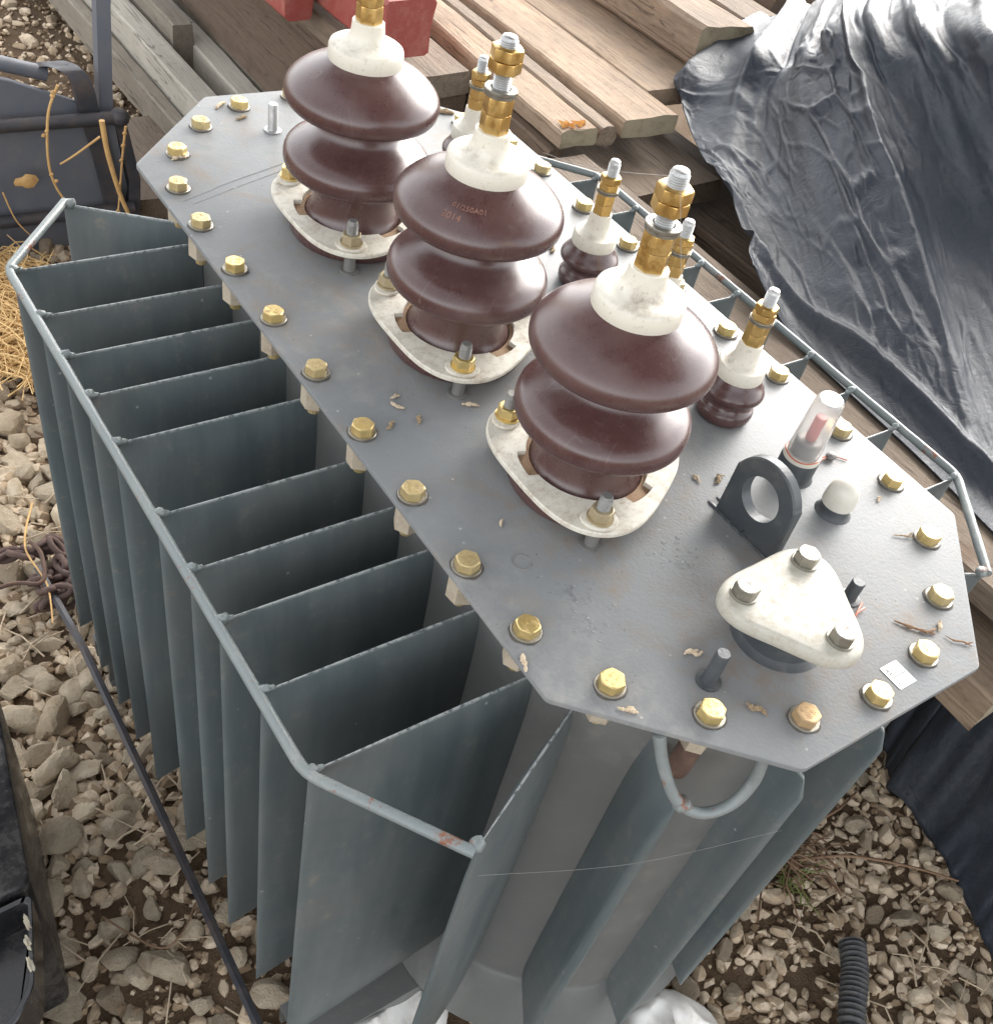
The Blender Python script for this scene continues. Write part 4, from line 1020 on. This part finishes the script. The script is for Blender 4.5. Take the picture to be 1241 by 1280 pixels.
# ------------------------------------------------------------------ tarpaulin
def build_tarp():
    G = [[(0.640,0.220,-0.183),(0.700,0.309,-0.198),(0.800,0.476,-0.220),(0.880,0.614,-0.224),(0.950,0.752,-0.205),(1.000,0.837,-0.185),(1.300,0.998,-0.19)],
[(0.620,0.089,-0.218),(0.680,0.165,-0.219),(0.800,0.315,-0.218),(0.920,0.488,-0.183),(1.000,0.627,-0.142),(1.080,0.713,-0.098),(1.350,0.903,-0.104)],
[(0.610,-0.046,-0.223),(0.680,0.044,-0.222),(0.800,0.206,-0.196),(0.930,0.402,-0.141),(1.000,0.533,-0.085),(1.060,0.616,-0.044),(1.350,0.817,-0.049)],
[(0.600,-0.175,-0.228),(0.680,-0.070,-0.224),(0.800,0.087,-0.193),(0.930,0.283,-0.121),(1.020,0.439,-0.045),(1.100,0.586,0.009),(1.400,0.773,-0.012)],
[(0.580,-0.323,-0.228),(0.660,-0.215,-0.226),(0.800,-0.047,-0.201),(0.940,0.147,-0.130),(1.020,0.309,-0.038),(1.100,0.485,0.046),(1.400,0.666,0.021)],
[(0.565,-0.452,-0.228),(0.660,-0.329,-0.226),(0.800,-0.159,-0.190),(0.950,0.033,-0.119),(1.030,0.194,-0.022),(1.100,0.367,0.078),(1.400,0.536,0.062)],
[(0.560,-0.568,-0.228),(0.660,-0.438,-0.224),(0.800,-0.268,-0.189),(0.950,-0.083,-0.114),(1.030,0.076,-0.013),(1.100,0.230,0.089),(1.400,0.390,0.085)]]
    # the sheet goes on over the back of the pile and round its near end, down to the ground
    for row in G:
        x_, y_, z_ = row[-1]; row += [(x_+0.22, y_+0.12, z_-0.16), (x_+0.30, y_+0.16, GZ+0.01)]
    G.append([(max(x_, 0.64)+0.01, y_-0.09, -0.40 if z_ > -0.4 else z_) for x_, y_, z_ in G[-1]])
    G.append([(max(x_, 0.64)+0.01, y_-0.05, GZ+0.01) for x_, y_, z_ in G[-1]])
    A = np.array(G)
    def cr(P, t):
        n_ = len(P)-1; i = min(int(t*n_), n_-1); f = t*n_-i
        a, b, c, d_ = P[max(0, i-1)], P[i], P[i+1], P[min(n_, i+2)]
        return 0.5*((2*b)+(c-a)*f+(2*a-5*b+4*c-d_)*f*f+(3*b-a-3*c+d_)*f*f*f)
    NU, NV = 330, 290
    P = np.zeros((NU+1, NV+1, 3))
    for i in range(NU+1):
        rowp = np.array([cr(A[:, k], i/NU) for k in range(9)])
        for j in range(NV+1): P[i, j] = cr(rowp, j/NV)
    du = np.gradient(P, axis=0); dv = np.gradient(P, axis=1)
    N_ = np.cross(du, dv); N_ /= np.linalg.norm(N_, axis=2, keepdims=True)
    if N_[NU//2, NV//2, 2] < 0: N_ = -N_
    Q = P.copy()
    folds = ((0.05, 0.012, 0.020, 0.8), (0.16, 0.016, 0.026, 1.2), (0.215, 0.010, -0.012, 2.2), (0.35, 0.022, 0.018, 2.0), (0.495, 0.012, 0.030, 1.0), (0.55, 0.012, -0.010, 2.0), (0.71, 0.022, 0.016, 3.0), (0.88, 0.020, 0.016, 3.0))
    def vor(x, y, z): return noise.voronoi(Vector((x, y, z)))[0][0]
    for i in range(NU+1):
        for j in range(NV+1):
            u, v = i/NU*8/6, j/NV*8/6
            wig = 0.020*noise.noise(Vector((u*3, v*3, 1)))+0.007*noise.noise(Vector((u*9, v*8, 4)))
            c = u+(v-0.83)*(-0.30+0.85*u)+wig              # folds fan out from the gathered ridge
            amp = 0.0
            for p, wd, am, pw in folds:
                wv = wd*(1+1.8*max(0, 0.83-v))
                amp += am*(min(1.0, v/0.83)**pw)*(1+((c-p)/wv)**2)**-1.2
            amp += 0.026*noise.noise(Vector((u*2.8, v*2.2, 7)))+0.055*math.sin(math.pi*min(1, v/0.83))*max(0.0, math.sin(math.pi*min(1.0, 0.12+u*0.9)))
            # creases: thin ridges along the borders of crumpled facets
            nz = 0.30*noise.noise(Vector((u*5, v*5, 3)))
            soft = min(1.0, max(0.30, noise.noise(Vector((u*3.6, v*2.6, 14)))*1.6+0.45+0.9*max(0, 0.2-u)*3+0.6*max(0, v-0.7)))
            for k_, (su, sv, sh, wd_, am_) in enumerate(((4.5, 3.6, 1.5, 0.16, 0.013), (10, 8, 3.0, 0.15, 0.0095), (23, 19, 5.0, 0.17, 0.0045))):
                x_, y_ = u*su+sh*v+nz, v*sv+nz*0.7
                d_ = noise.voronoi(Vector((x_, y_, k_*7.3)))[0]
                sg = noise.noise(Vector((x_*0.6, y_*0.6, 40+k_)))*2.2
                am2 = am_*(max(0.4, soft) if k_ == 0 else soft)
                amp += am2*max(-0.5, min(1.0, sg+0.35))*max(0.0, 1-(d_[1]-d_[0])/wd_)
            # rolled hem
            amp += 0.020*math.exp(-((v-0.165-0.03*noise.noise(Vector((u*4, 2, 2))))/0.022)**2)
            env = (0.30+0.70*min(1, v*4))*(1 if max(u, v) < 1 else max(0.25, 1-2*(max(u, v)-1)))
            ridge = math.exp(-((v-0.82)/0.05)**2)
            amp += ridge*0.014*math.sin(c*46+2.0*noise.noise(Vector((u*6, 3, 1))))
            Q[i, j] = P[i, j]+N_[i, j]*(amp-0.012)*env
    on_board = (Q[:, :, 0] < 0.70) & (np.arange(NU+1)[:, None] < NU*6/8)
    Q[:, :, 2] = np.where(on_board, np.maximum(Q[:, :, 2], -0.226), np.maximum(Q[:, :, 2], GZ+0.005))
    vs = [tuple(p) for p in Q.reshape(-1, 3)]; fs = []
    W = NV+1
    for i in range(NU):
        for j in range(NV): fs.append((i*W+j, (i+1)*W+j, (i+1)*W+j+1, i*W+j+1))
    if (np.cross(Q[1, 0]-Q[0, 0], Q[0, 1]-Q[0, 0])[2]) < 0: fs = [f[::-1] for f in fs]
    o = MB().add(vs, fs).build('tarpaulin', M['tarp'], ang=180)
    md = o.modifiers.new('thick', 'SOLIDIFY'); md.thickness = 0.0018; md.offset = -1
    tag(o, 'black plastic tarpaulin draped in folds over the timber pile', 'tarpaulin')
build_tarp()
def build_hanging():
    base = [(0.78, -0.16), (0.709, -0.322), (0.677, -0.358), (0.632, -0.416), (0.598, -0.553), (0.548, -0.678), (0.50, -0.86), (0.47, -1.1)]
    top = [(0.80, -0.12), (0.74, -0.27), (0.715, -0.315), (0.69, -0.38), (0.67, -0.50), (0.655, -0.60), (0.645, -0.75), (0.64, -0.95)]
    b = spline([(x, y, 0) for x, y in base], 16); t = spline([(x, y, 0) for x, y in top], 16)
    NV = 60; vs = []; fs = []; n = len(b)
    for i in range(n):
        for j in range(NV+1):
            v = j/NV; p = b[i].lerp(t[i], v**0.7); z = GZ+0.002+(0.40)*v
            w = noise.noise(Vector((i*0.11, v*0.8, 3)))*0.045+noise.noise(Vector((i*0.3, v*2.2, 8)))*0.016
            vs.append((p.x-abs(w)*0.6, p.y+w*0.3, z+0.01*noise.noise(Vector((i*0.2, 1, 1)))*(1-v)))
    W = NV+1
    for i in range(n-1):
        for j in range(NV): fs.append((i*W+j, i*W+j+1, (i+1)*W+j+1, (i+1)*W+j))
    o = MB().add(vs, fs).build('tarpaulin', M['tarp'], ang=180)
    md = o.modifiers.new('thick', 'SOLIDIFY'); md.thickness = 0.0018
    tag(o, 'black plastic sheet hanging to the ground below the timber beam', 'tarpaulin')
build_hanging()

# ------------------------------------------------------------------ steel frame at the far left
def build_frame():
    y = 1.40
    fr = tag(empty('plate_stand', (-0.05, y, GZ)), 'blue grey steel plate frame with round bars standing behind the fins', 'steel stand')
    def P(mb, name, mat, ang=35): 
        mb.v = [(a+0.05, b-y, c-GZ) for a, b, c in mb.v]; return mb.build(name, mat, fr, ang=ang)
    def plate(pts, y0, th, name, holes=()):
        out = [(x, z) for x, z in pts]; n = len(out)
        m = Matrix(((1, 0, 0, 0), (0, 0, 1, y0), (0, 1, 0, 0), (0, 0, 0, 1)))
        mb = MB().prism(out, 0, th, 0.002, m); mb.f = [f[::-1] for f in mb.f]; P(mb, name, M['steelblue'])
    plate([(-0.75, -0.455), (0.045, -0.465), (0.02, -0.435), (-0.10, -0.385), (-0.26, -0.345), (-0.75, -0.33)], y+0.02, 0.012, 'upper_plate')
    plate([(-0.75, -0.635), (0.062, -0.648), (0.040, -0.468), (-0.75, -0.458)], y+0.01, 0.012, 'middle_plate')
    plate([(-0.75, -0.722), (0.0, -0.722), (0.03, -0.665), (-0.75, -0.655)], y+0.0, 0.012, 'lower_plate')
    P(MB().tube([(-0.75, y+0.045, -0.315), (-0.24, y+0.05, -0.335), (-0.10, y+0.06, -0.372), (-0.02, y+0.07, -0.40)], 0.014, 10), 'top_bar', M['steelblue'], 60)
    P(MB().tube([(-0.75, y-0.012, -0.442), (0.082, y-0.012, -0.456)], 0.0125, 14).blob((0.088, y-0.012, -0.456), 0.02, 0.019, 0.019, 2, 2, 0.1), 'cross_bar', M['steeldark'], 60)
    P(MB().tube([(-0.75, y-0.014, -0.630), (0.10, y-0.014, -0.646)], 0.0125, 14), 'cross_bar', M['steeldark'], 60)
    # bent bracket
    pth = spline([(-0.03, y+0.10, -0.40), (0.0, y+0.05, -0.375), (0.028, y+0.02, -0.39), (0.040, y+0.015, -0.47), (0.055, y+0.01, -0.56), (0.066, y, -0.66)], 8)
    mb = MB()
    for a, b in zip(pth[:-1], pth[1:]): pass
    vs = []; fs = []
    for p in pth: vs += [(p.x-0.019, p.y-0.010, p.z), (p.x+0.019, p.y-0.010, p.z), (p.x+0.019, p.y+0.010, p.z), (p.x-0.019, p.y+0.010, p.z)]
    for k in range(len(pth)-1):
        for i in range(4):
            j = (i+1) % 4; fs.append((k*4+i, k*4+j, (k+1)*4+j, (k+1)*4+i))
    fs += [(3, 2, 1, 0), tuple(range(len(vs)-4, len(vs)))]
    P(mb.add(vs, fs), 'bracket', M['steeldark'])
    P(MB().tube([(0.09, y+0.03, -0.66), (0.072, y+0.03, -0.47), (0.10, y+0.07, -0.28), (0.165, y+0.12, 0.05), (0.2, y+0.15, 0.3)], [0.02, 0.019, 0.019, 0.019, 0.019], 4), 'post', M['steelblue'])
    P(MB().tube([(0.09, y-0.02, -0.72), (0.115, y+0.02, -0.60), (0.098, y+0.03, -0.48)], 0.017, 4), 'leg', M['steeldark'])
build_frame()

# black bar lying along the fins
o = MB().tube([(-0.384, 0.50, -0.675), (-0.376, 0.33, -0.676), (-0.381, 0.02, -0.672), (-0.389, -0.30, -0.668), (-0.395, -0.55, -0.665)], 0.0062, 6).build('steel_bar', M['steeldark'], ang=40)
tag(o, 'thin black steel bar lying along the foot of the left fins', 'bar')

# black casing at the lower left
def build_casing():
    c = tag(empty('black_casing', (-0.70, -0.1, GZ)), 'glossy black metal casing with a dented tray at the lower left edge', 'machine casing')
    def P(mb, name, mat): mb.v = [(a+0.70, b+0.1, cc-GZ) for a, b, cc in mb.v]; return mb.build(name, mat, c)
    P(MB().prism(rounded([(-0.553, -0.133), (-0.512, 0.13), (-0.86, 0.15), (-0.86, -0.150)], 0.012, 4), -0.70, -0.400, 0.003), 'body', M['blackbox'])
    rim = rounded([(-0.5545, -0.140), (-0.567, -0.140), (-0.86, -0.155), (-0.86, -0.262), (-0.603, -0.250), (-0.579, -0.225)], 0.008, 4)
    rim = rim[::-1]
    # make counter-clockwise
    ar = sum(rim[i-1][0]*rim[i][1]-rim[i][0]*rim[i-1][1] for i in range(len(rim)))
    if ar < 0: rim = rim[::-1]
    cx = sum(p[0] for p in rim)/len(rim); cy = sum(p[1] for p in rim)/len(rim)
    loc = [(p[0]-cx, p[1]-cy) for p in rim]; inn = [(p[0]*0.955, p[1]*0.90) for p in loc]
    P(MB().ringprism(loc, inn, -0.47, -0.405, 0.001, T(cx, cy, 0)), 'tray_rim', M['blackbox'])
    P(MB().prism([(p[0]*0.99+cx, p[1]*0.98+cy) for p in loc], -0.475, -0.455, 0.0), 'tray_floor', M['blackbox'])
    P(MB().box(-0.84, -0.60, -0.23, -0.15, -0.70, -0.476), 'pedestal', M['steeldark'])
    for k, (x, y, a) in enumerate(((-0.5665, -0.166, 0.2), (-0.576, -0.205, -0.2), (-0.572, -0.185, 0.1))):
        P(MB().blob((x, y, -0.404), 0.0022, 0.0065, 0.0015, k, 3, 0.9), 'tape_scrap', M['tape'])
build_casing()

# ------------------------------------------------------------------ stones
def stone_mesh(seed, sub=3):
    q = random.Random(seed); bm = bmesh.new(); bmesh.ops.create_icosphere(bm, subdivisions=sub, radius=1)
    pl = []
    for _ in range(q.randint(6, 10)):
        d = Vector((q.gauss(0, 1), q.gauss(0, 1), q.gauss(0, 1))).normalized(); pl.append((d, q.uniform(0.50, 0.95)))
    sx, sy, sz = q.uniform(0.9, 1.4), q.uniform(0.7, 1.05), q.uniform(0.55, 0.95)
    off = Vector((seed*1.7, seed*0.3, 4.0))
    vs = []
    for v in bm.verts:
        d = v.co.normalized(); acc = 0
        for n_, h in pl:
            c = d.dot(n_)
            if c > 0.05: acc += (c/h)**60
        acc += (1/1.25)**60
        r = acc**(-1/60)
        r *= 1+0.06*noise.noise(d*2.3+off)+0.05*noise.noise(d*5+off)+0.03*noise.noise(d*12+off)
        vs.append((d.x*r*sx, d.y*r*sy, d.z*r*sz))
    fs = [tuple(v.index for v in f.verts) for f in bm.faces]; bm.free()
    return vs, fs
STONES = [MB().add(*stone_mesh(s)).mesh('stone', M['stone'], 22) for s in range(18)]
q = random.Random(11)
placed = []; cell = {}
def free(x, y, r):
    k = (int(x/0.08), int(y/0.08))
    for i in range(k[0]-1, k[0]+2):
        for j in range(k[1]-1, k[1]+2):
            for (a, b, rr) in cell.get((i, j), ()):
                if (a-x)**2+(b-y)**2 < (0.72*(r+rr))**2: return False
    return True
def density(x, y):
    if x > 0.0 and y < 0: 
        return 0.8 if noise.noise(Vector((x*5, y*5, 2))) > -0.25 else 0.35
    if y < -0.02: 
        return (0.12 if y > -0.22 else 0.3) if x > -0.50 else 0.4
    if y > 1.40: return 0.10
    return 1.0
def in_view(x, y, m=70):
    p = to_px((x, y, GZ))
    return p is not None and -m < p[0] < 1241+m and -m < p[1] < 1280+m
def hidden(x, y):
    if abs(x) < 0.30 and abs(y) < 0.40: return True
    if y > 0.0 and x > -0.26 and y < 1.25: return True
    return x > 0.72
cand = []
for (rlo, rhi, tries) in ((0.022, 0.028, 600), (0.016, 0.022, 4200), (0.011, 0.016, 17000), (0.0075, 0.011, 30000)):
    for _ in range(tries):
        x = q.uniform(-0.8, 0.75); y = q.uniform(-0.85, 3.0)
        if hidden(x, y) or not in_view(x, y): continue
        if q.random() > density(x, y)*(1.0 if rlo > 0.011 else 0.8): continue
        if rlo >= 0.022 and x > 0.0: continue
        if rlo >= 0.016 and x > 0.0 and q.random() < 0.5: continue
        r = q.uniform(rlo, rhi)
        if x > 0.0 and y < 0: r *= 0.85
        if not free(x, y, r): continue
        cell.setdefault((int(x/0.08), int(y/0.08)), []).append((x, y, r))
        p = to_px((x, y, GZ)); placed.append((r/p[2], x, y, r))
placed.sort(reverse=True)
big = placed[:290]; rest = placed[290:]
def zone(x, y):
    """where a stone lies, told by the things around it"""
    if y > 1.2: return 'stone', 'on the dark ground beyond the steel plates' if x < 0.05 else 'in the gap between the steel post and the low battens'
    if x > 0.0:
        if y < -0.62 and x > 0.30: return 'brownish stone', 'right of the hose at the bottom edge'
        if y < -0.56: return 'brownish stone', 'between the white bag and the hose' if x < 0.27 else 'right beside the hose end'
        if x > 0.52: return 'brownish stone', 'along the foot of the hanging black sheet'
        if y > -0.42: return 'brownish stone', 'in the shade between the end fins and the timber beam'
        if x > 0.40: return 'brownish stone', 'under the long twig at the lower right'
        return 'brownish stone', 'around the grass tuft by the end fins'
    if y < -0.02:
        if x > -0.39: return 'stone', 'in the dirt between the steel bar and the near left fins'
        if x < -0.50: return 'stone', 'close against the black casing'
        return 'stone', 'in the brown dirt left of the steel bar' if y > -0.2 else 'by the steel bar at the bottom edge'
    if y > 0.75: return 'pale stone', 'in and around the straw heap'
    if y > 0.60: return 'pale stone', 'between the straw heap and the chain'
    if y > 0.42: return 'pale stone', 'beside and under the rusty chain'
    side = 'between the steel bar and the left fins' if x > -0.385 else None
    if side: return 'pale stone', side
    if y > 0.26: return 'pale stone', 'just below the chain at the far end of the steel bar'
    if y > 0.12: return 'pale stone', 'left of the steel bar near the far end of the casing'
    return 'pale stone', 'left of the steel bar beside the middle of the casing'
RANK = ['largest', 'second largest', 'third largest', 'fourth largest', 'fifth largest', 'sixth largest', 'seventh largest', 'eighth largest', 'ninth largest', 'tenth largest']
seen_in = {}
for (_, x, y, r) in big:
    o = link('stone', STONES[q.randrange(18)], None, (x, y, gz(x, y)+r*q.uniform(0.20, 0.5)))
    o.rotation_euler = (q.uniform(-0.5, 0.5), q.uniform(-0.5, 0.5), q.uniform(0, 6.28)); o.scale = (r, r, r)
    kind_, place = zone(x, y); p_ = to_px((x, y, GZ)); vis = 0 < p_[0] < 1241 and 0 < p_[1] < 1280
    k = seen_in.get(place, 0)
    if vis and k < len(RANK):
        seen_in[place] = k+1; lb = '%s %s %s' % (RANK[k], kind_, place)
    else: lb = 'lesser %s %s' % (kind_, place)
    tag(o, lb, 'stone', 'stones '+place)
small = [stone_mesh(100+s, 1) for s in range(14)]; mid = [stone_mesh(200+s, 2) for s in range(12)]
def pile(name, items, shapes, mat, label):
    mb = MB()
    for (x, y, r, z) in items:
        vs, fs = q.choice(shapes)
        m = Matrix.Translation((x, y, z)) @ Matrix.Rotation(q.uniform(0, 6.28), 4, 'Z') @ Matrix.Rotation(q.uniform(-0.6, 0.6), 4, 'X') @ Matrix.Scale(r, 4)
        mb.add(vs, fs, m)
    o = mb.build(name, mat, ang=24); tag(o, label, 'gravel', kind='stuff')
pile('gravel', [(x, y, r, gz(x, y)+r*0.25) for (_, x, y, r) in rest], mid, M['gravel'], 'lesser stones between the larger lumps')
items = []
for _ in range(30000):
    x = q.uniform(-0.85, 0.8); y = q.uniform(-0.9, 2.9)
    if hidden(x, y) or not in_view(x, y, 160): continue
    dirt = (y < 0 or y > 1.4)
    if y > 1.4 and q.random() < 0.5: continue
    r = q.uniform(0.003, 0.009) if dirt else q.uniform(0.005, 0.013)
    items.append((x, y, r, gz(x, y)+r*0.3))
pile('grit', items[::2], small, M['grit'], 'dark grit and crumbs of soil'); pile('gravel', items[1::2], small, M['gravel'], 'small pale gravel between the stones')

# ------------------------------------------------------------------ ground litter
def strands(name, label, n_, fn, mat, rad, cat, seg=4):
    mb = MB()
    for _ in range(n_):
        p = fn(); mb.tube(p, rad*q.uniform(0.6, 1.3), seg)
    o = mb.build(name, mat, ang=60); tag(o, label, cat, kind='stuff'); return o
def straw_path():
    t = q.random(); x = -0.225+q.gauss(0, 0.045); y = 1.14+max(-0.2, min(0.2, q.gauss(0, 0.085))); z = GZ+0.02+abs(q.gauss(0, 0.022))
    a = q.uniform(0, 3.14); L = q.uniform(0.03, 0.11); b = q.uniform(-0.6, 0.6)
    return [(x-L/2*math.cos(a), y-L/2*math.sin(a), z), (x, y, z+0.006), (x+L/2*math.cos(a+b), y+L/2*math.sin(a+b), z+q.uniform(-0.01, 0.02))]
strands('straw', 'heap of yellow straw beside the far left fins', 2600, straw_path, M['straw'], 0.0012, 'straw')
def straw2():
    x = q.uniform(-0.6, 0.55); y = q.uniform(-0.75, 0.9)
    while hidden(x, y): x = q.uniform(-0.6, 0.55); y = q.uniform(-0.75, 0.9)
    z = gz(x, y)+0.025; a = q.uniform(0, 3.14); L = q.uniform(0.02, 0.09)
    return [(x-L/2*math.cos(a), y-L/2*math.sin(a), z-0.006), (x+q.uniform(-.008, .008), y, z+0.004), (x+L/2*math.cos(a), y+L/2*math.sin(a), z-0.005)]
strands('plant_litter', 'scattered bits of straw and root on the stones', 260, straw2, M['debrispale'], 0.0011, 'plant litter')
def stem(pts, r, label, mat=M['stem'], nubs=0):
    r *= 0.68; p = spline(pts, 8); mb = MB().tube(p, [r*(1.0-0.35*i/len(p)) for i in range(len(p))], 8)
    for k in range(nubs):
        c = p[(k*7+3) % len(p)]; mb.blob((c.x+q.uniform(-.006, .006), c.y, c.z+q.uniform(-.004, .004)), 0.005, 0.004, 0.004, k, 1, 0.6)
    o = mb.build('dry_twig', mat, ang=60); tag(o, label, 'dry plant', 'dry plant stems')
Y1 = 1.30
stem([(-0.045, Y1, -0.345), (-0.07, Y1, -0.40), (-0.08, Y1, -0.50), (-0.055, Y1, -0.57), (0.0, Y1, -0.61), (0.04, Y1, -0.625)], 0.004, 'thin curved dry stem with buds in front of the steel plate', nubs=9)
stem([(0.02, Y1-0.02, -0.405), (0.025, Y1-0.02, -0.47), (0.04, Y1-0.02, -0.55), (0.06, Y1-0.02, -0.62), (0.075, Y1-0.02, -0.70)], 0.008, 'thick upright yellow stem before the steel frame bracket')
stem([(0.07, Y1, -0.43), (0.06, Y1, -0.48), (0.05, Y1, -0.54), (0.04, Y1, -0.60)], 0.004, 'short knobbly dry stem right of the thick one', nubs=5)
stem([(0.02, Y1, -0.445), (-0.03, Y1, -0.475), (-0.06, Y1, -0.49)], 0.0035, 'small sloping twig crossing the steel plate')
stem([(0.13, 1.22, -0.55), (0.10, 1.20, -0.61), (0.07, 1.18, -0.68)], 0.007, 'yellow stem leaning at the corner of the far fins')
stem([(-0.10, 1.15, -0.565), (-0.06, 1.16, -0.61), (-0.045, 1.16, -0.70)], 0.0045, 'dry stem arching behind the rod of the far fins')
stem([(-0.20, 1.02, -0.70), (-0.165, 1.08, -0.62), (-0.14, 1.10, -0.60), (-0.10, 1.06, -0.66), (-0.06, 1.05, -0.70)], 0.006, 'bent yellow stem seen through the fin corner', nubs=3)
stem([(-0.17, 1.06, -0.62), (-0.14, 1.04, -0.66), (-0.12, 1.02, -0.71)], 0.005, 'short stem crossing the bent one at the fin corner')
stem([(-0.16, Y1+0.05, -0.56), (-0.145, Y1+0.05, -0.62), (-0.12, Y1+0.05, -0.66)], 0.0025, 'fine dry twig low on the steel plate')
stem([(-0.352, 0.62, -0.66), (-0.39, 0.53, -0.655), (-0.385, 0.45, -0.66), (-0.40, 0.38, -0.665)], 0.0026, 'straw stalk lying across the rusty chain')
stem([(0.40, -0.40, -0.685), (0.46, -0.41, -0.67), (0.53, -0.40, -0.685)], 0.0035, 'brown twig on the stones nearest the timber beam', M['twig'])
stem([(0.345, -0.43, -0.685), (0.42, -0.47, -0.668), (0.50, -0.53, -0.672), (0.565, -0.58, -0.69)], 0.0038, 'long brown twig across the stones at the lower right', M['twig'])
stem([(-0.49, -0.06, -0.69), (-0.45, -0.13, -0.68), (-0.42, -0.13, -0.675), (-0.39, -0.10, -0.68)], 0.0022, 'thin root in the dirt below the left fins', M['twig'])
o = MB().blob((-0.108, 1.372, -0.555), 0.021, 0.003, 0.013, 4, 2, 0.5).build('dead_leaf', M['stem']); tag(o, 'dry orange leaf stuck to the blue grey plate', 'leaf')
o = MB().blob((-0.215, 1.372, -0.585), 0.014, 0.005, 0.012, 8, 2, 0.9).build('dead_leaf', M['straw']); tag(o, 'small crumpled yellow leaf at the left edge of the plate', 'leaf')
# grass tuft by the end fins
def tuft():
    a = q.uniform(0, 6.28); x = 0.345+q.gauss(0, 0.012); y = -0.445+q.gauss(0, 0.012); L = q.uniform(0.02, 0.045)
    return [(x, y, GZ), (x+L*0.4*math.cos(a), y+L*0.4*math.sin(a), GZ+L*0.7), (x+L*math.cos(a), y+L*math.sin(a), GZ+L*0.75)]
strands('grass', 'tuft of green grass beside the end fins', 26, tuft, M['greenleaf'], 0.0013, 'grass')
def tuft2():
    a = q.uniform(0, 6.28); x = 0.36+q.gauss(0, 0.03); y = -0.39+q.gauss(0, 0.03); L = q.uniform(0.03, 0.09)
    return [(x, y, GZ), (x+L*0.4*math.cos(a), y+L*0.4*math.sin(a), GZ+L*0.6), (x+L*math.cos(a), y+L*math.sin(a), GZ+L*0.5)]
strands('grass', 'dead brown grass and roots beside the end fins', 160, tuft2, M['twig'], 0.0013, 'dry grass')

# rusty chain
def build_chain():
    t = tag(empty('chain', (-0.36, 0.50, GZ)), 'rusty chain heaped on the stones beside the left fins', 'chain')
    pos = []
    me = MB().tube([(0.0082*math.cos(a), 0.017*math.sin(a), 0) for a in np.linspace(0, 2*math.pi, 24, endpoint=False)], 0.0050, 8, closed=True).mesh('chain_link', M['chain'], 60)
    for k in range(46):
        if k < 7: p = (-0.09+k*0.018, 0.045+0.006*math.sin(k), 0.036)
        else: p = (q.uniform(-0.04, 0.07), q.uniform(-0.065, 0.045), 0.016+0.035*q.random())
        o = link('chain_link', me, t, p); o.rotation_euler = (q.uniform(-.9, .9), q.uniform(-.9, .9)+(1.2 if k % 2 else 0), q.uniform(0, 6.28) if k >= 6 else math.pi/2)
    MB().tube(spline([(-0.14, -0.03, 0.05), (-0.07, -0.03, 0.06), (-0.03, -0.045, 0.062), (-0.015, 0.0, 0.07), (-0.022, 0.03, 0.072)], 8), 0.0032, 8).build('hook_wire', M['rust'], t, ang=60)
build_chain()

# black corrugated hose
pth = [Vector(p) for p in spline([(0.345, -0.565, -0.690), (0.318, -0.592, -0.686), (0.29, -0.615, -0.686), (0.255, -0.645, -0.688), (0.20, -0.70, -0.69), (0.12, -0.79, -0.69)], 40)]
o = MB().tube(pth, [0.0165+0.0022*math.sin(i*0.85) for i in range(len(pth))], 18).build('hose', M['hose'], ang=60)
tag(o, 'black corrugated hose end lying on the stones at the lower right', 'hose')

# white plastic bags under the tank
def bag(cx, cy, sx, sy, h, seed, label):
    vs = []; fs = []; n = 60
    for i in range(n+1):
        for j in range(n+1):
            u, v = i/n*2-1, j/n*2-1; rr = u*u+v*v
            w = max(0, 1-rr)**0.5
            f = noise.noise(Vector((u*1.3+seed, v*1.3, 1))); g_ = 1-abs(noise.noise(Vector((u*1.6+seed*2+0.5*f, v*1.2, 4))))*2.2
            k = 1/max(1.0, math.sqrt(rr)*1.02)
            vs.append((cx+u*sx*k*(1+0.15*f), cy+v*sy*k*(1+0.15*f), GZ+0.012+h*w*(0.55+0.35*f+0.3*g_)+0.006*w*max(-0.3, 1-abs(noise.noise(Vector((u*2+seed, v*1.5+f, 9))))*3)))
    W = n+1
    for i in range(n):
        for j in range(n): fs.append((i*W+j, (i+1)*W+j, (i+1)*W+j+1, i*W+j+1))
    o = MB().add(vs, fs).build('plastic_bag', M['bag'], ang=50); tag(o, label, 'plastic bag')
bag(0.030, -0.540, 0.080, 0.070, 0.060, 3, 'crumpled white plastic bag on the stones under the end fins')
bag(-0.27, -0.335, 0.10, 0.07, 0.05, 9, 'white plastic sheet under the left corner of the tank')
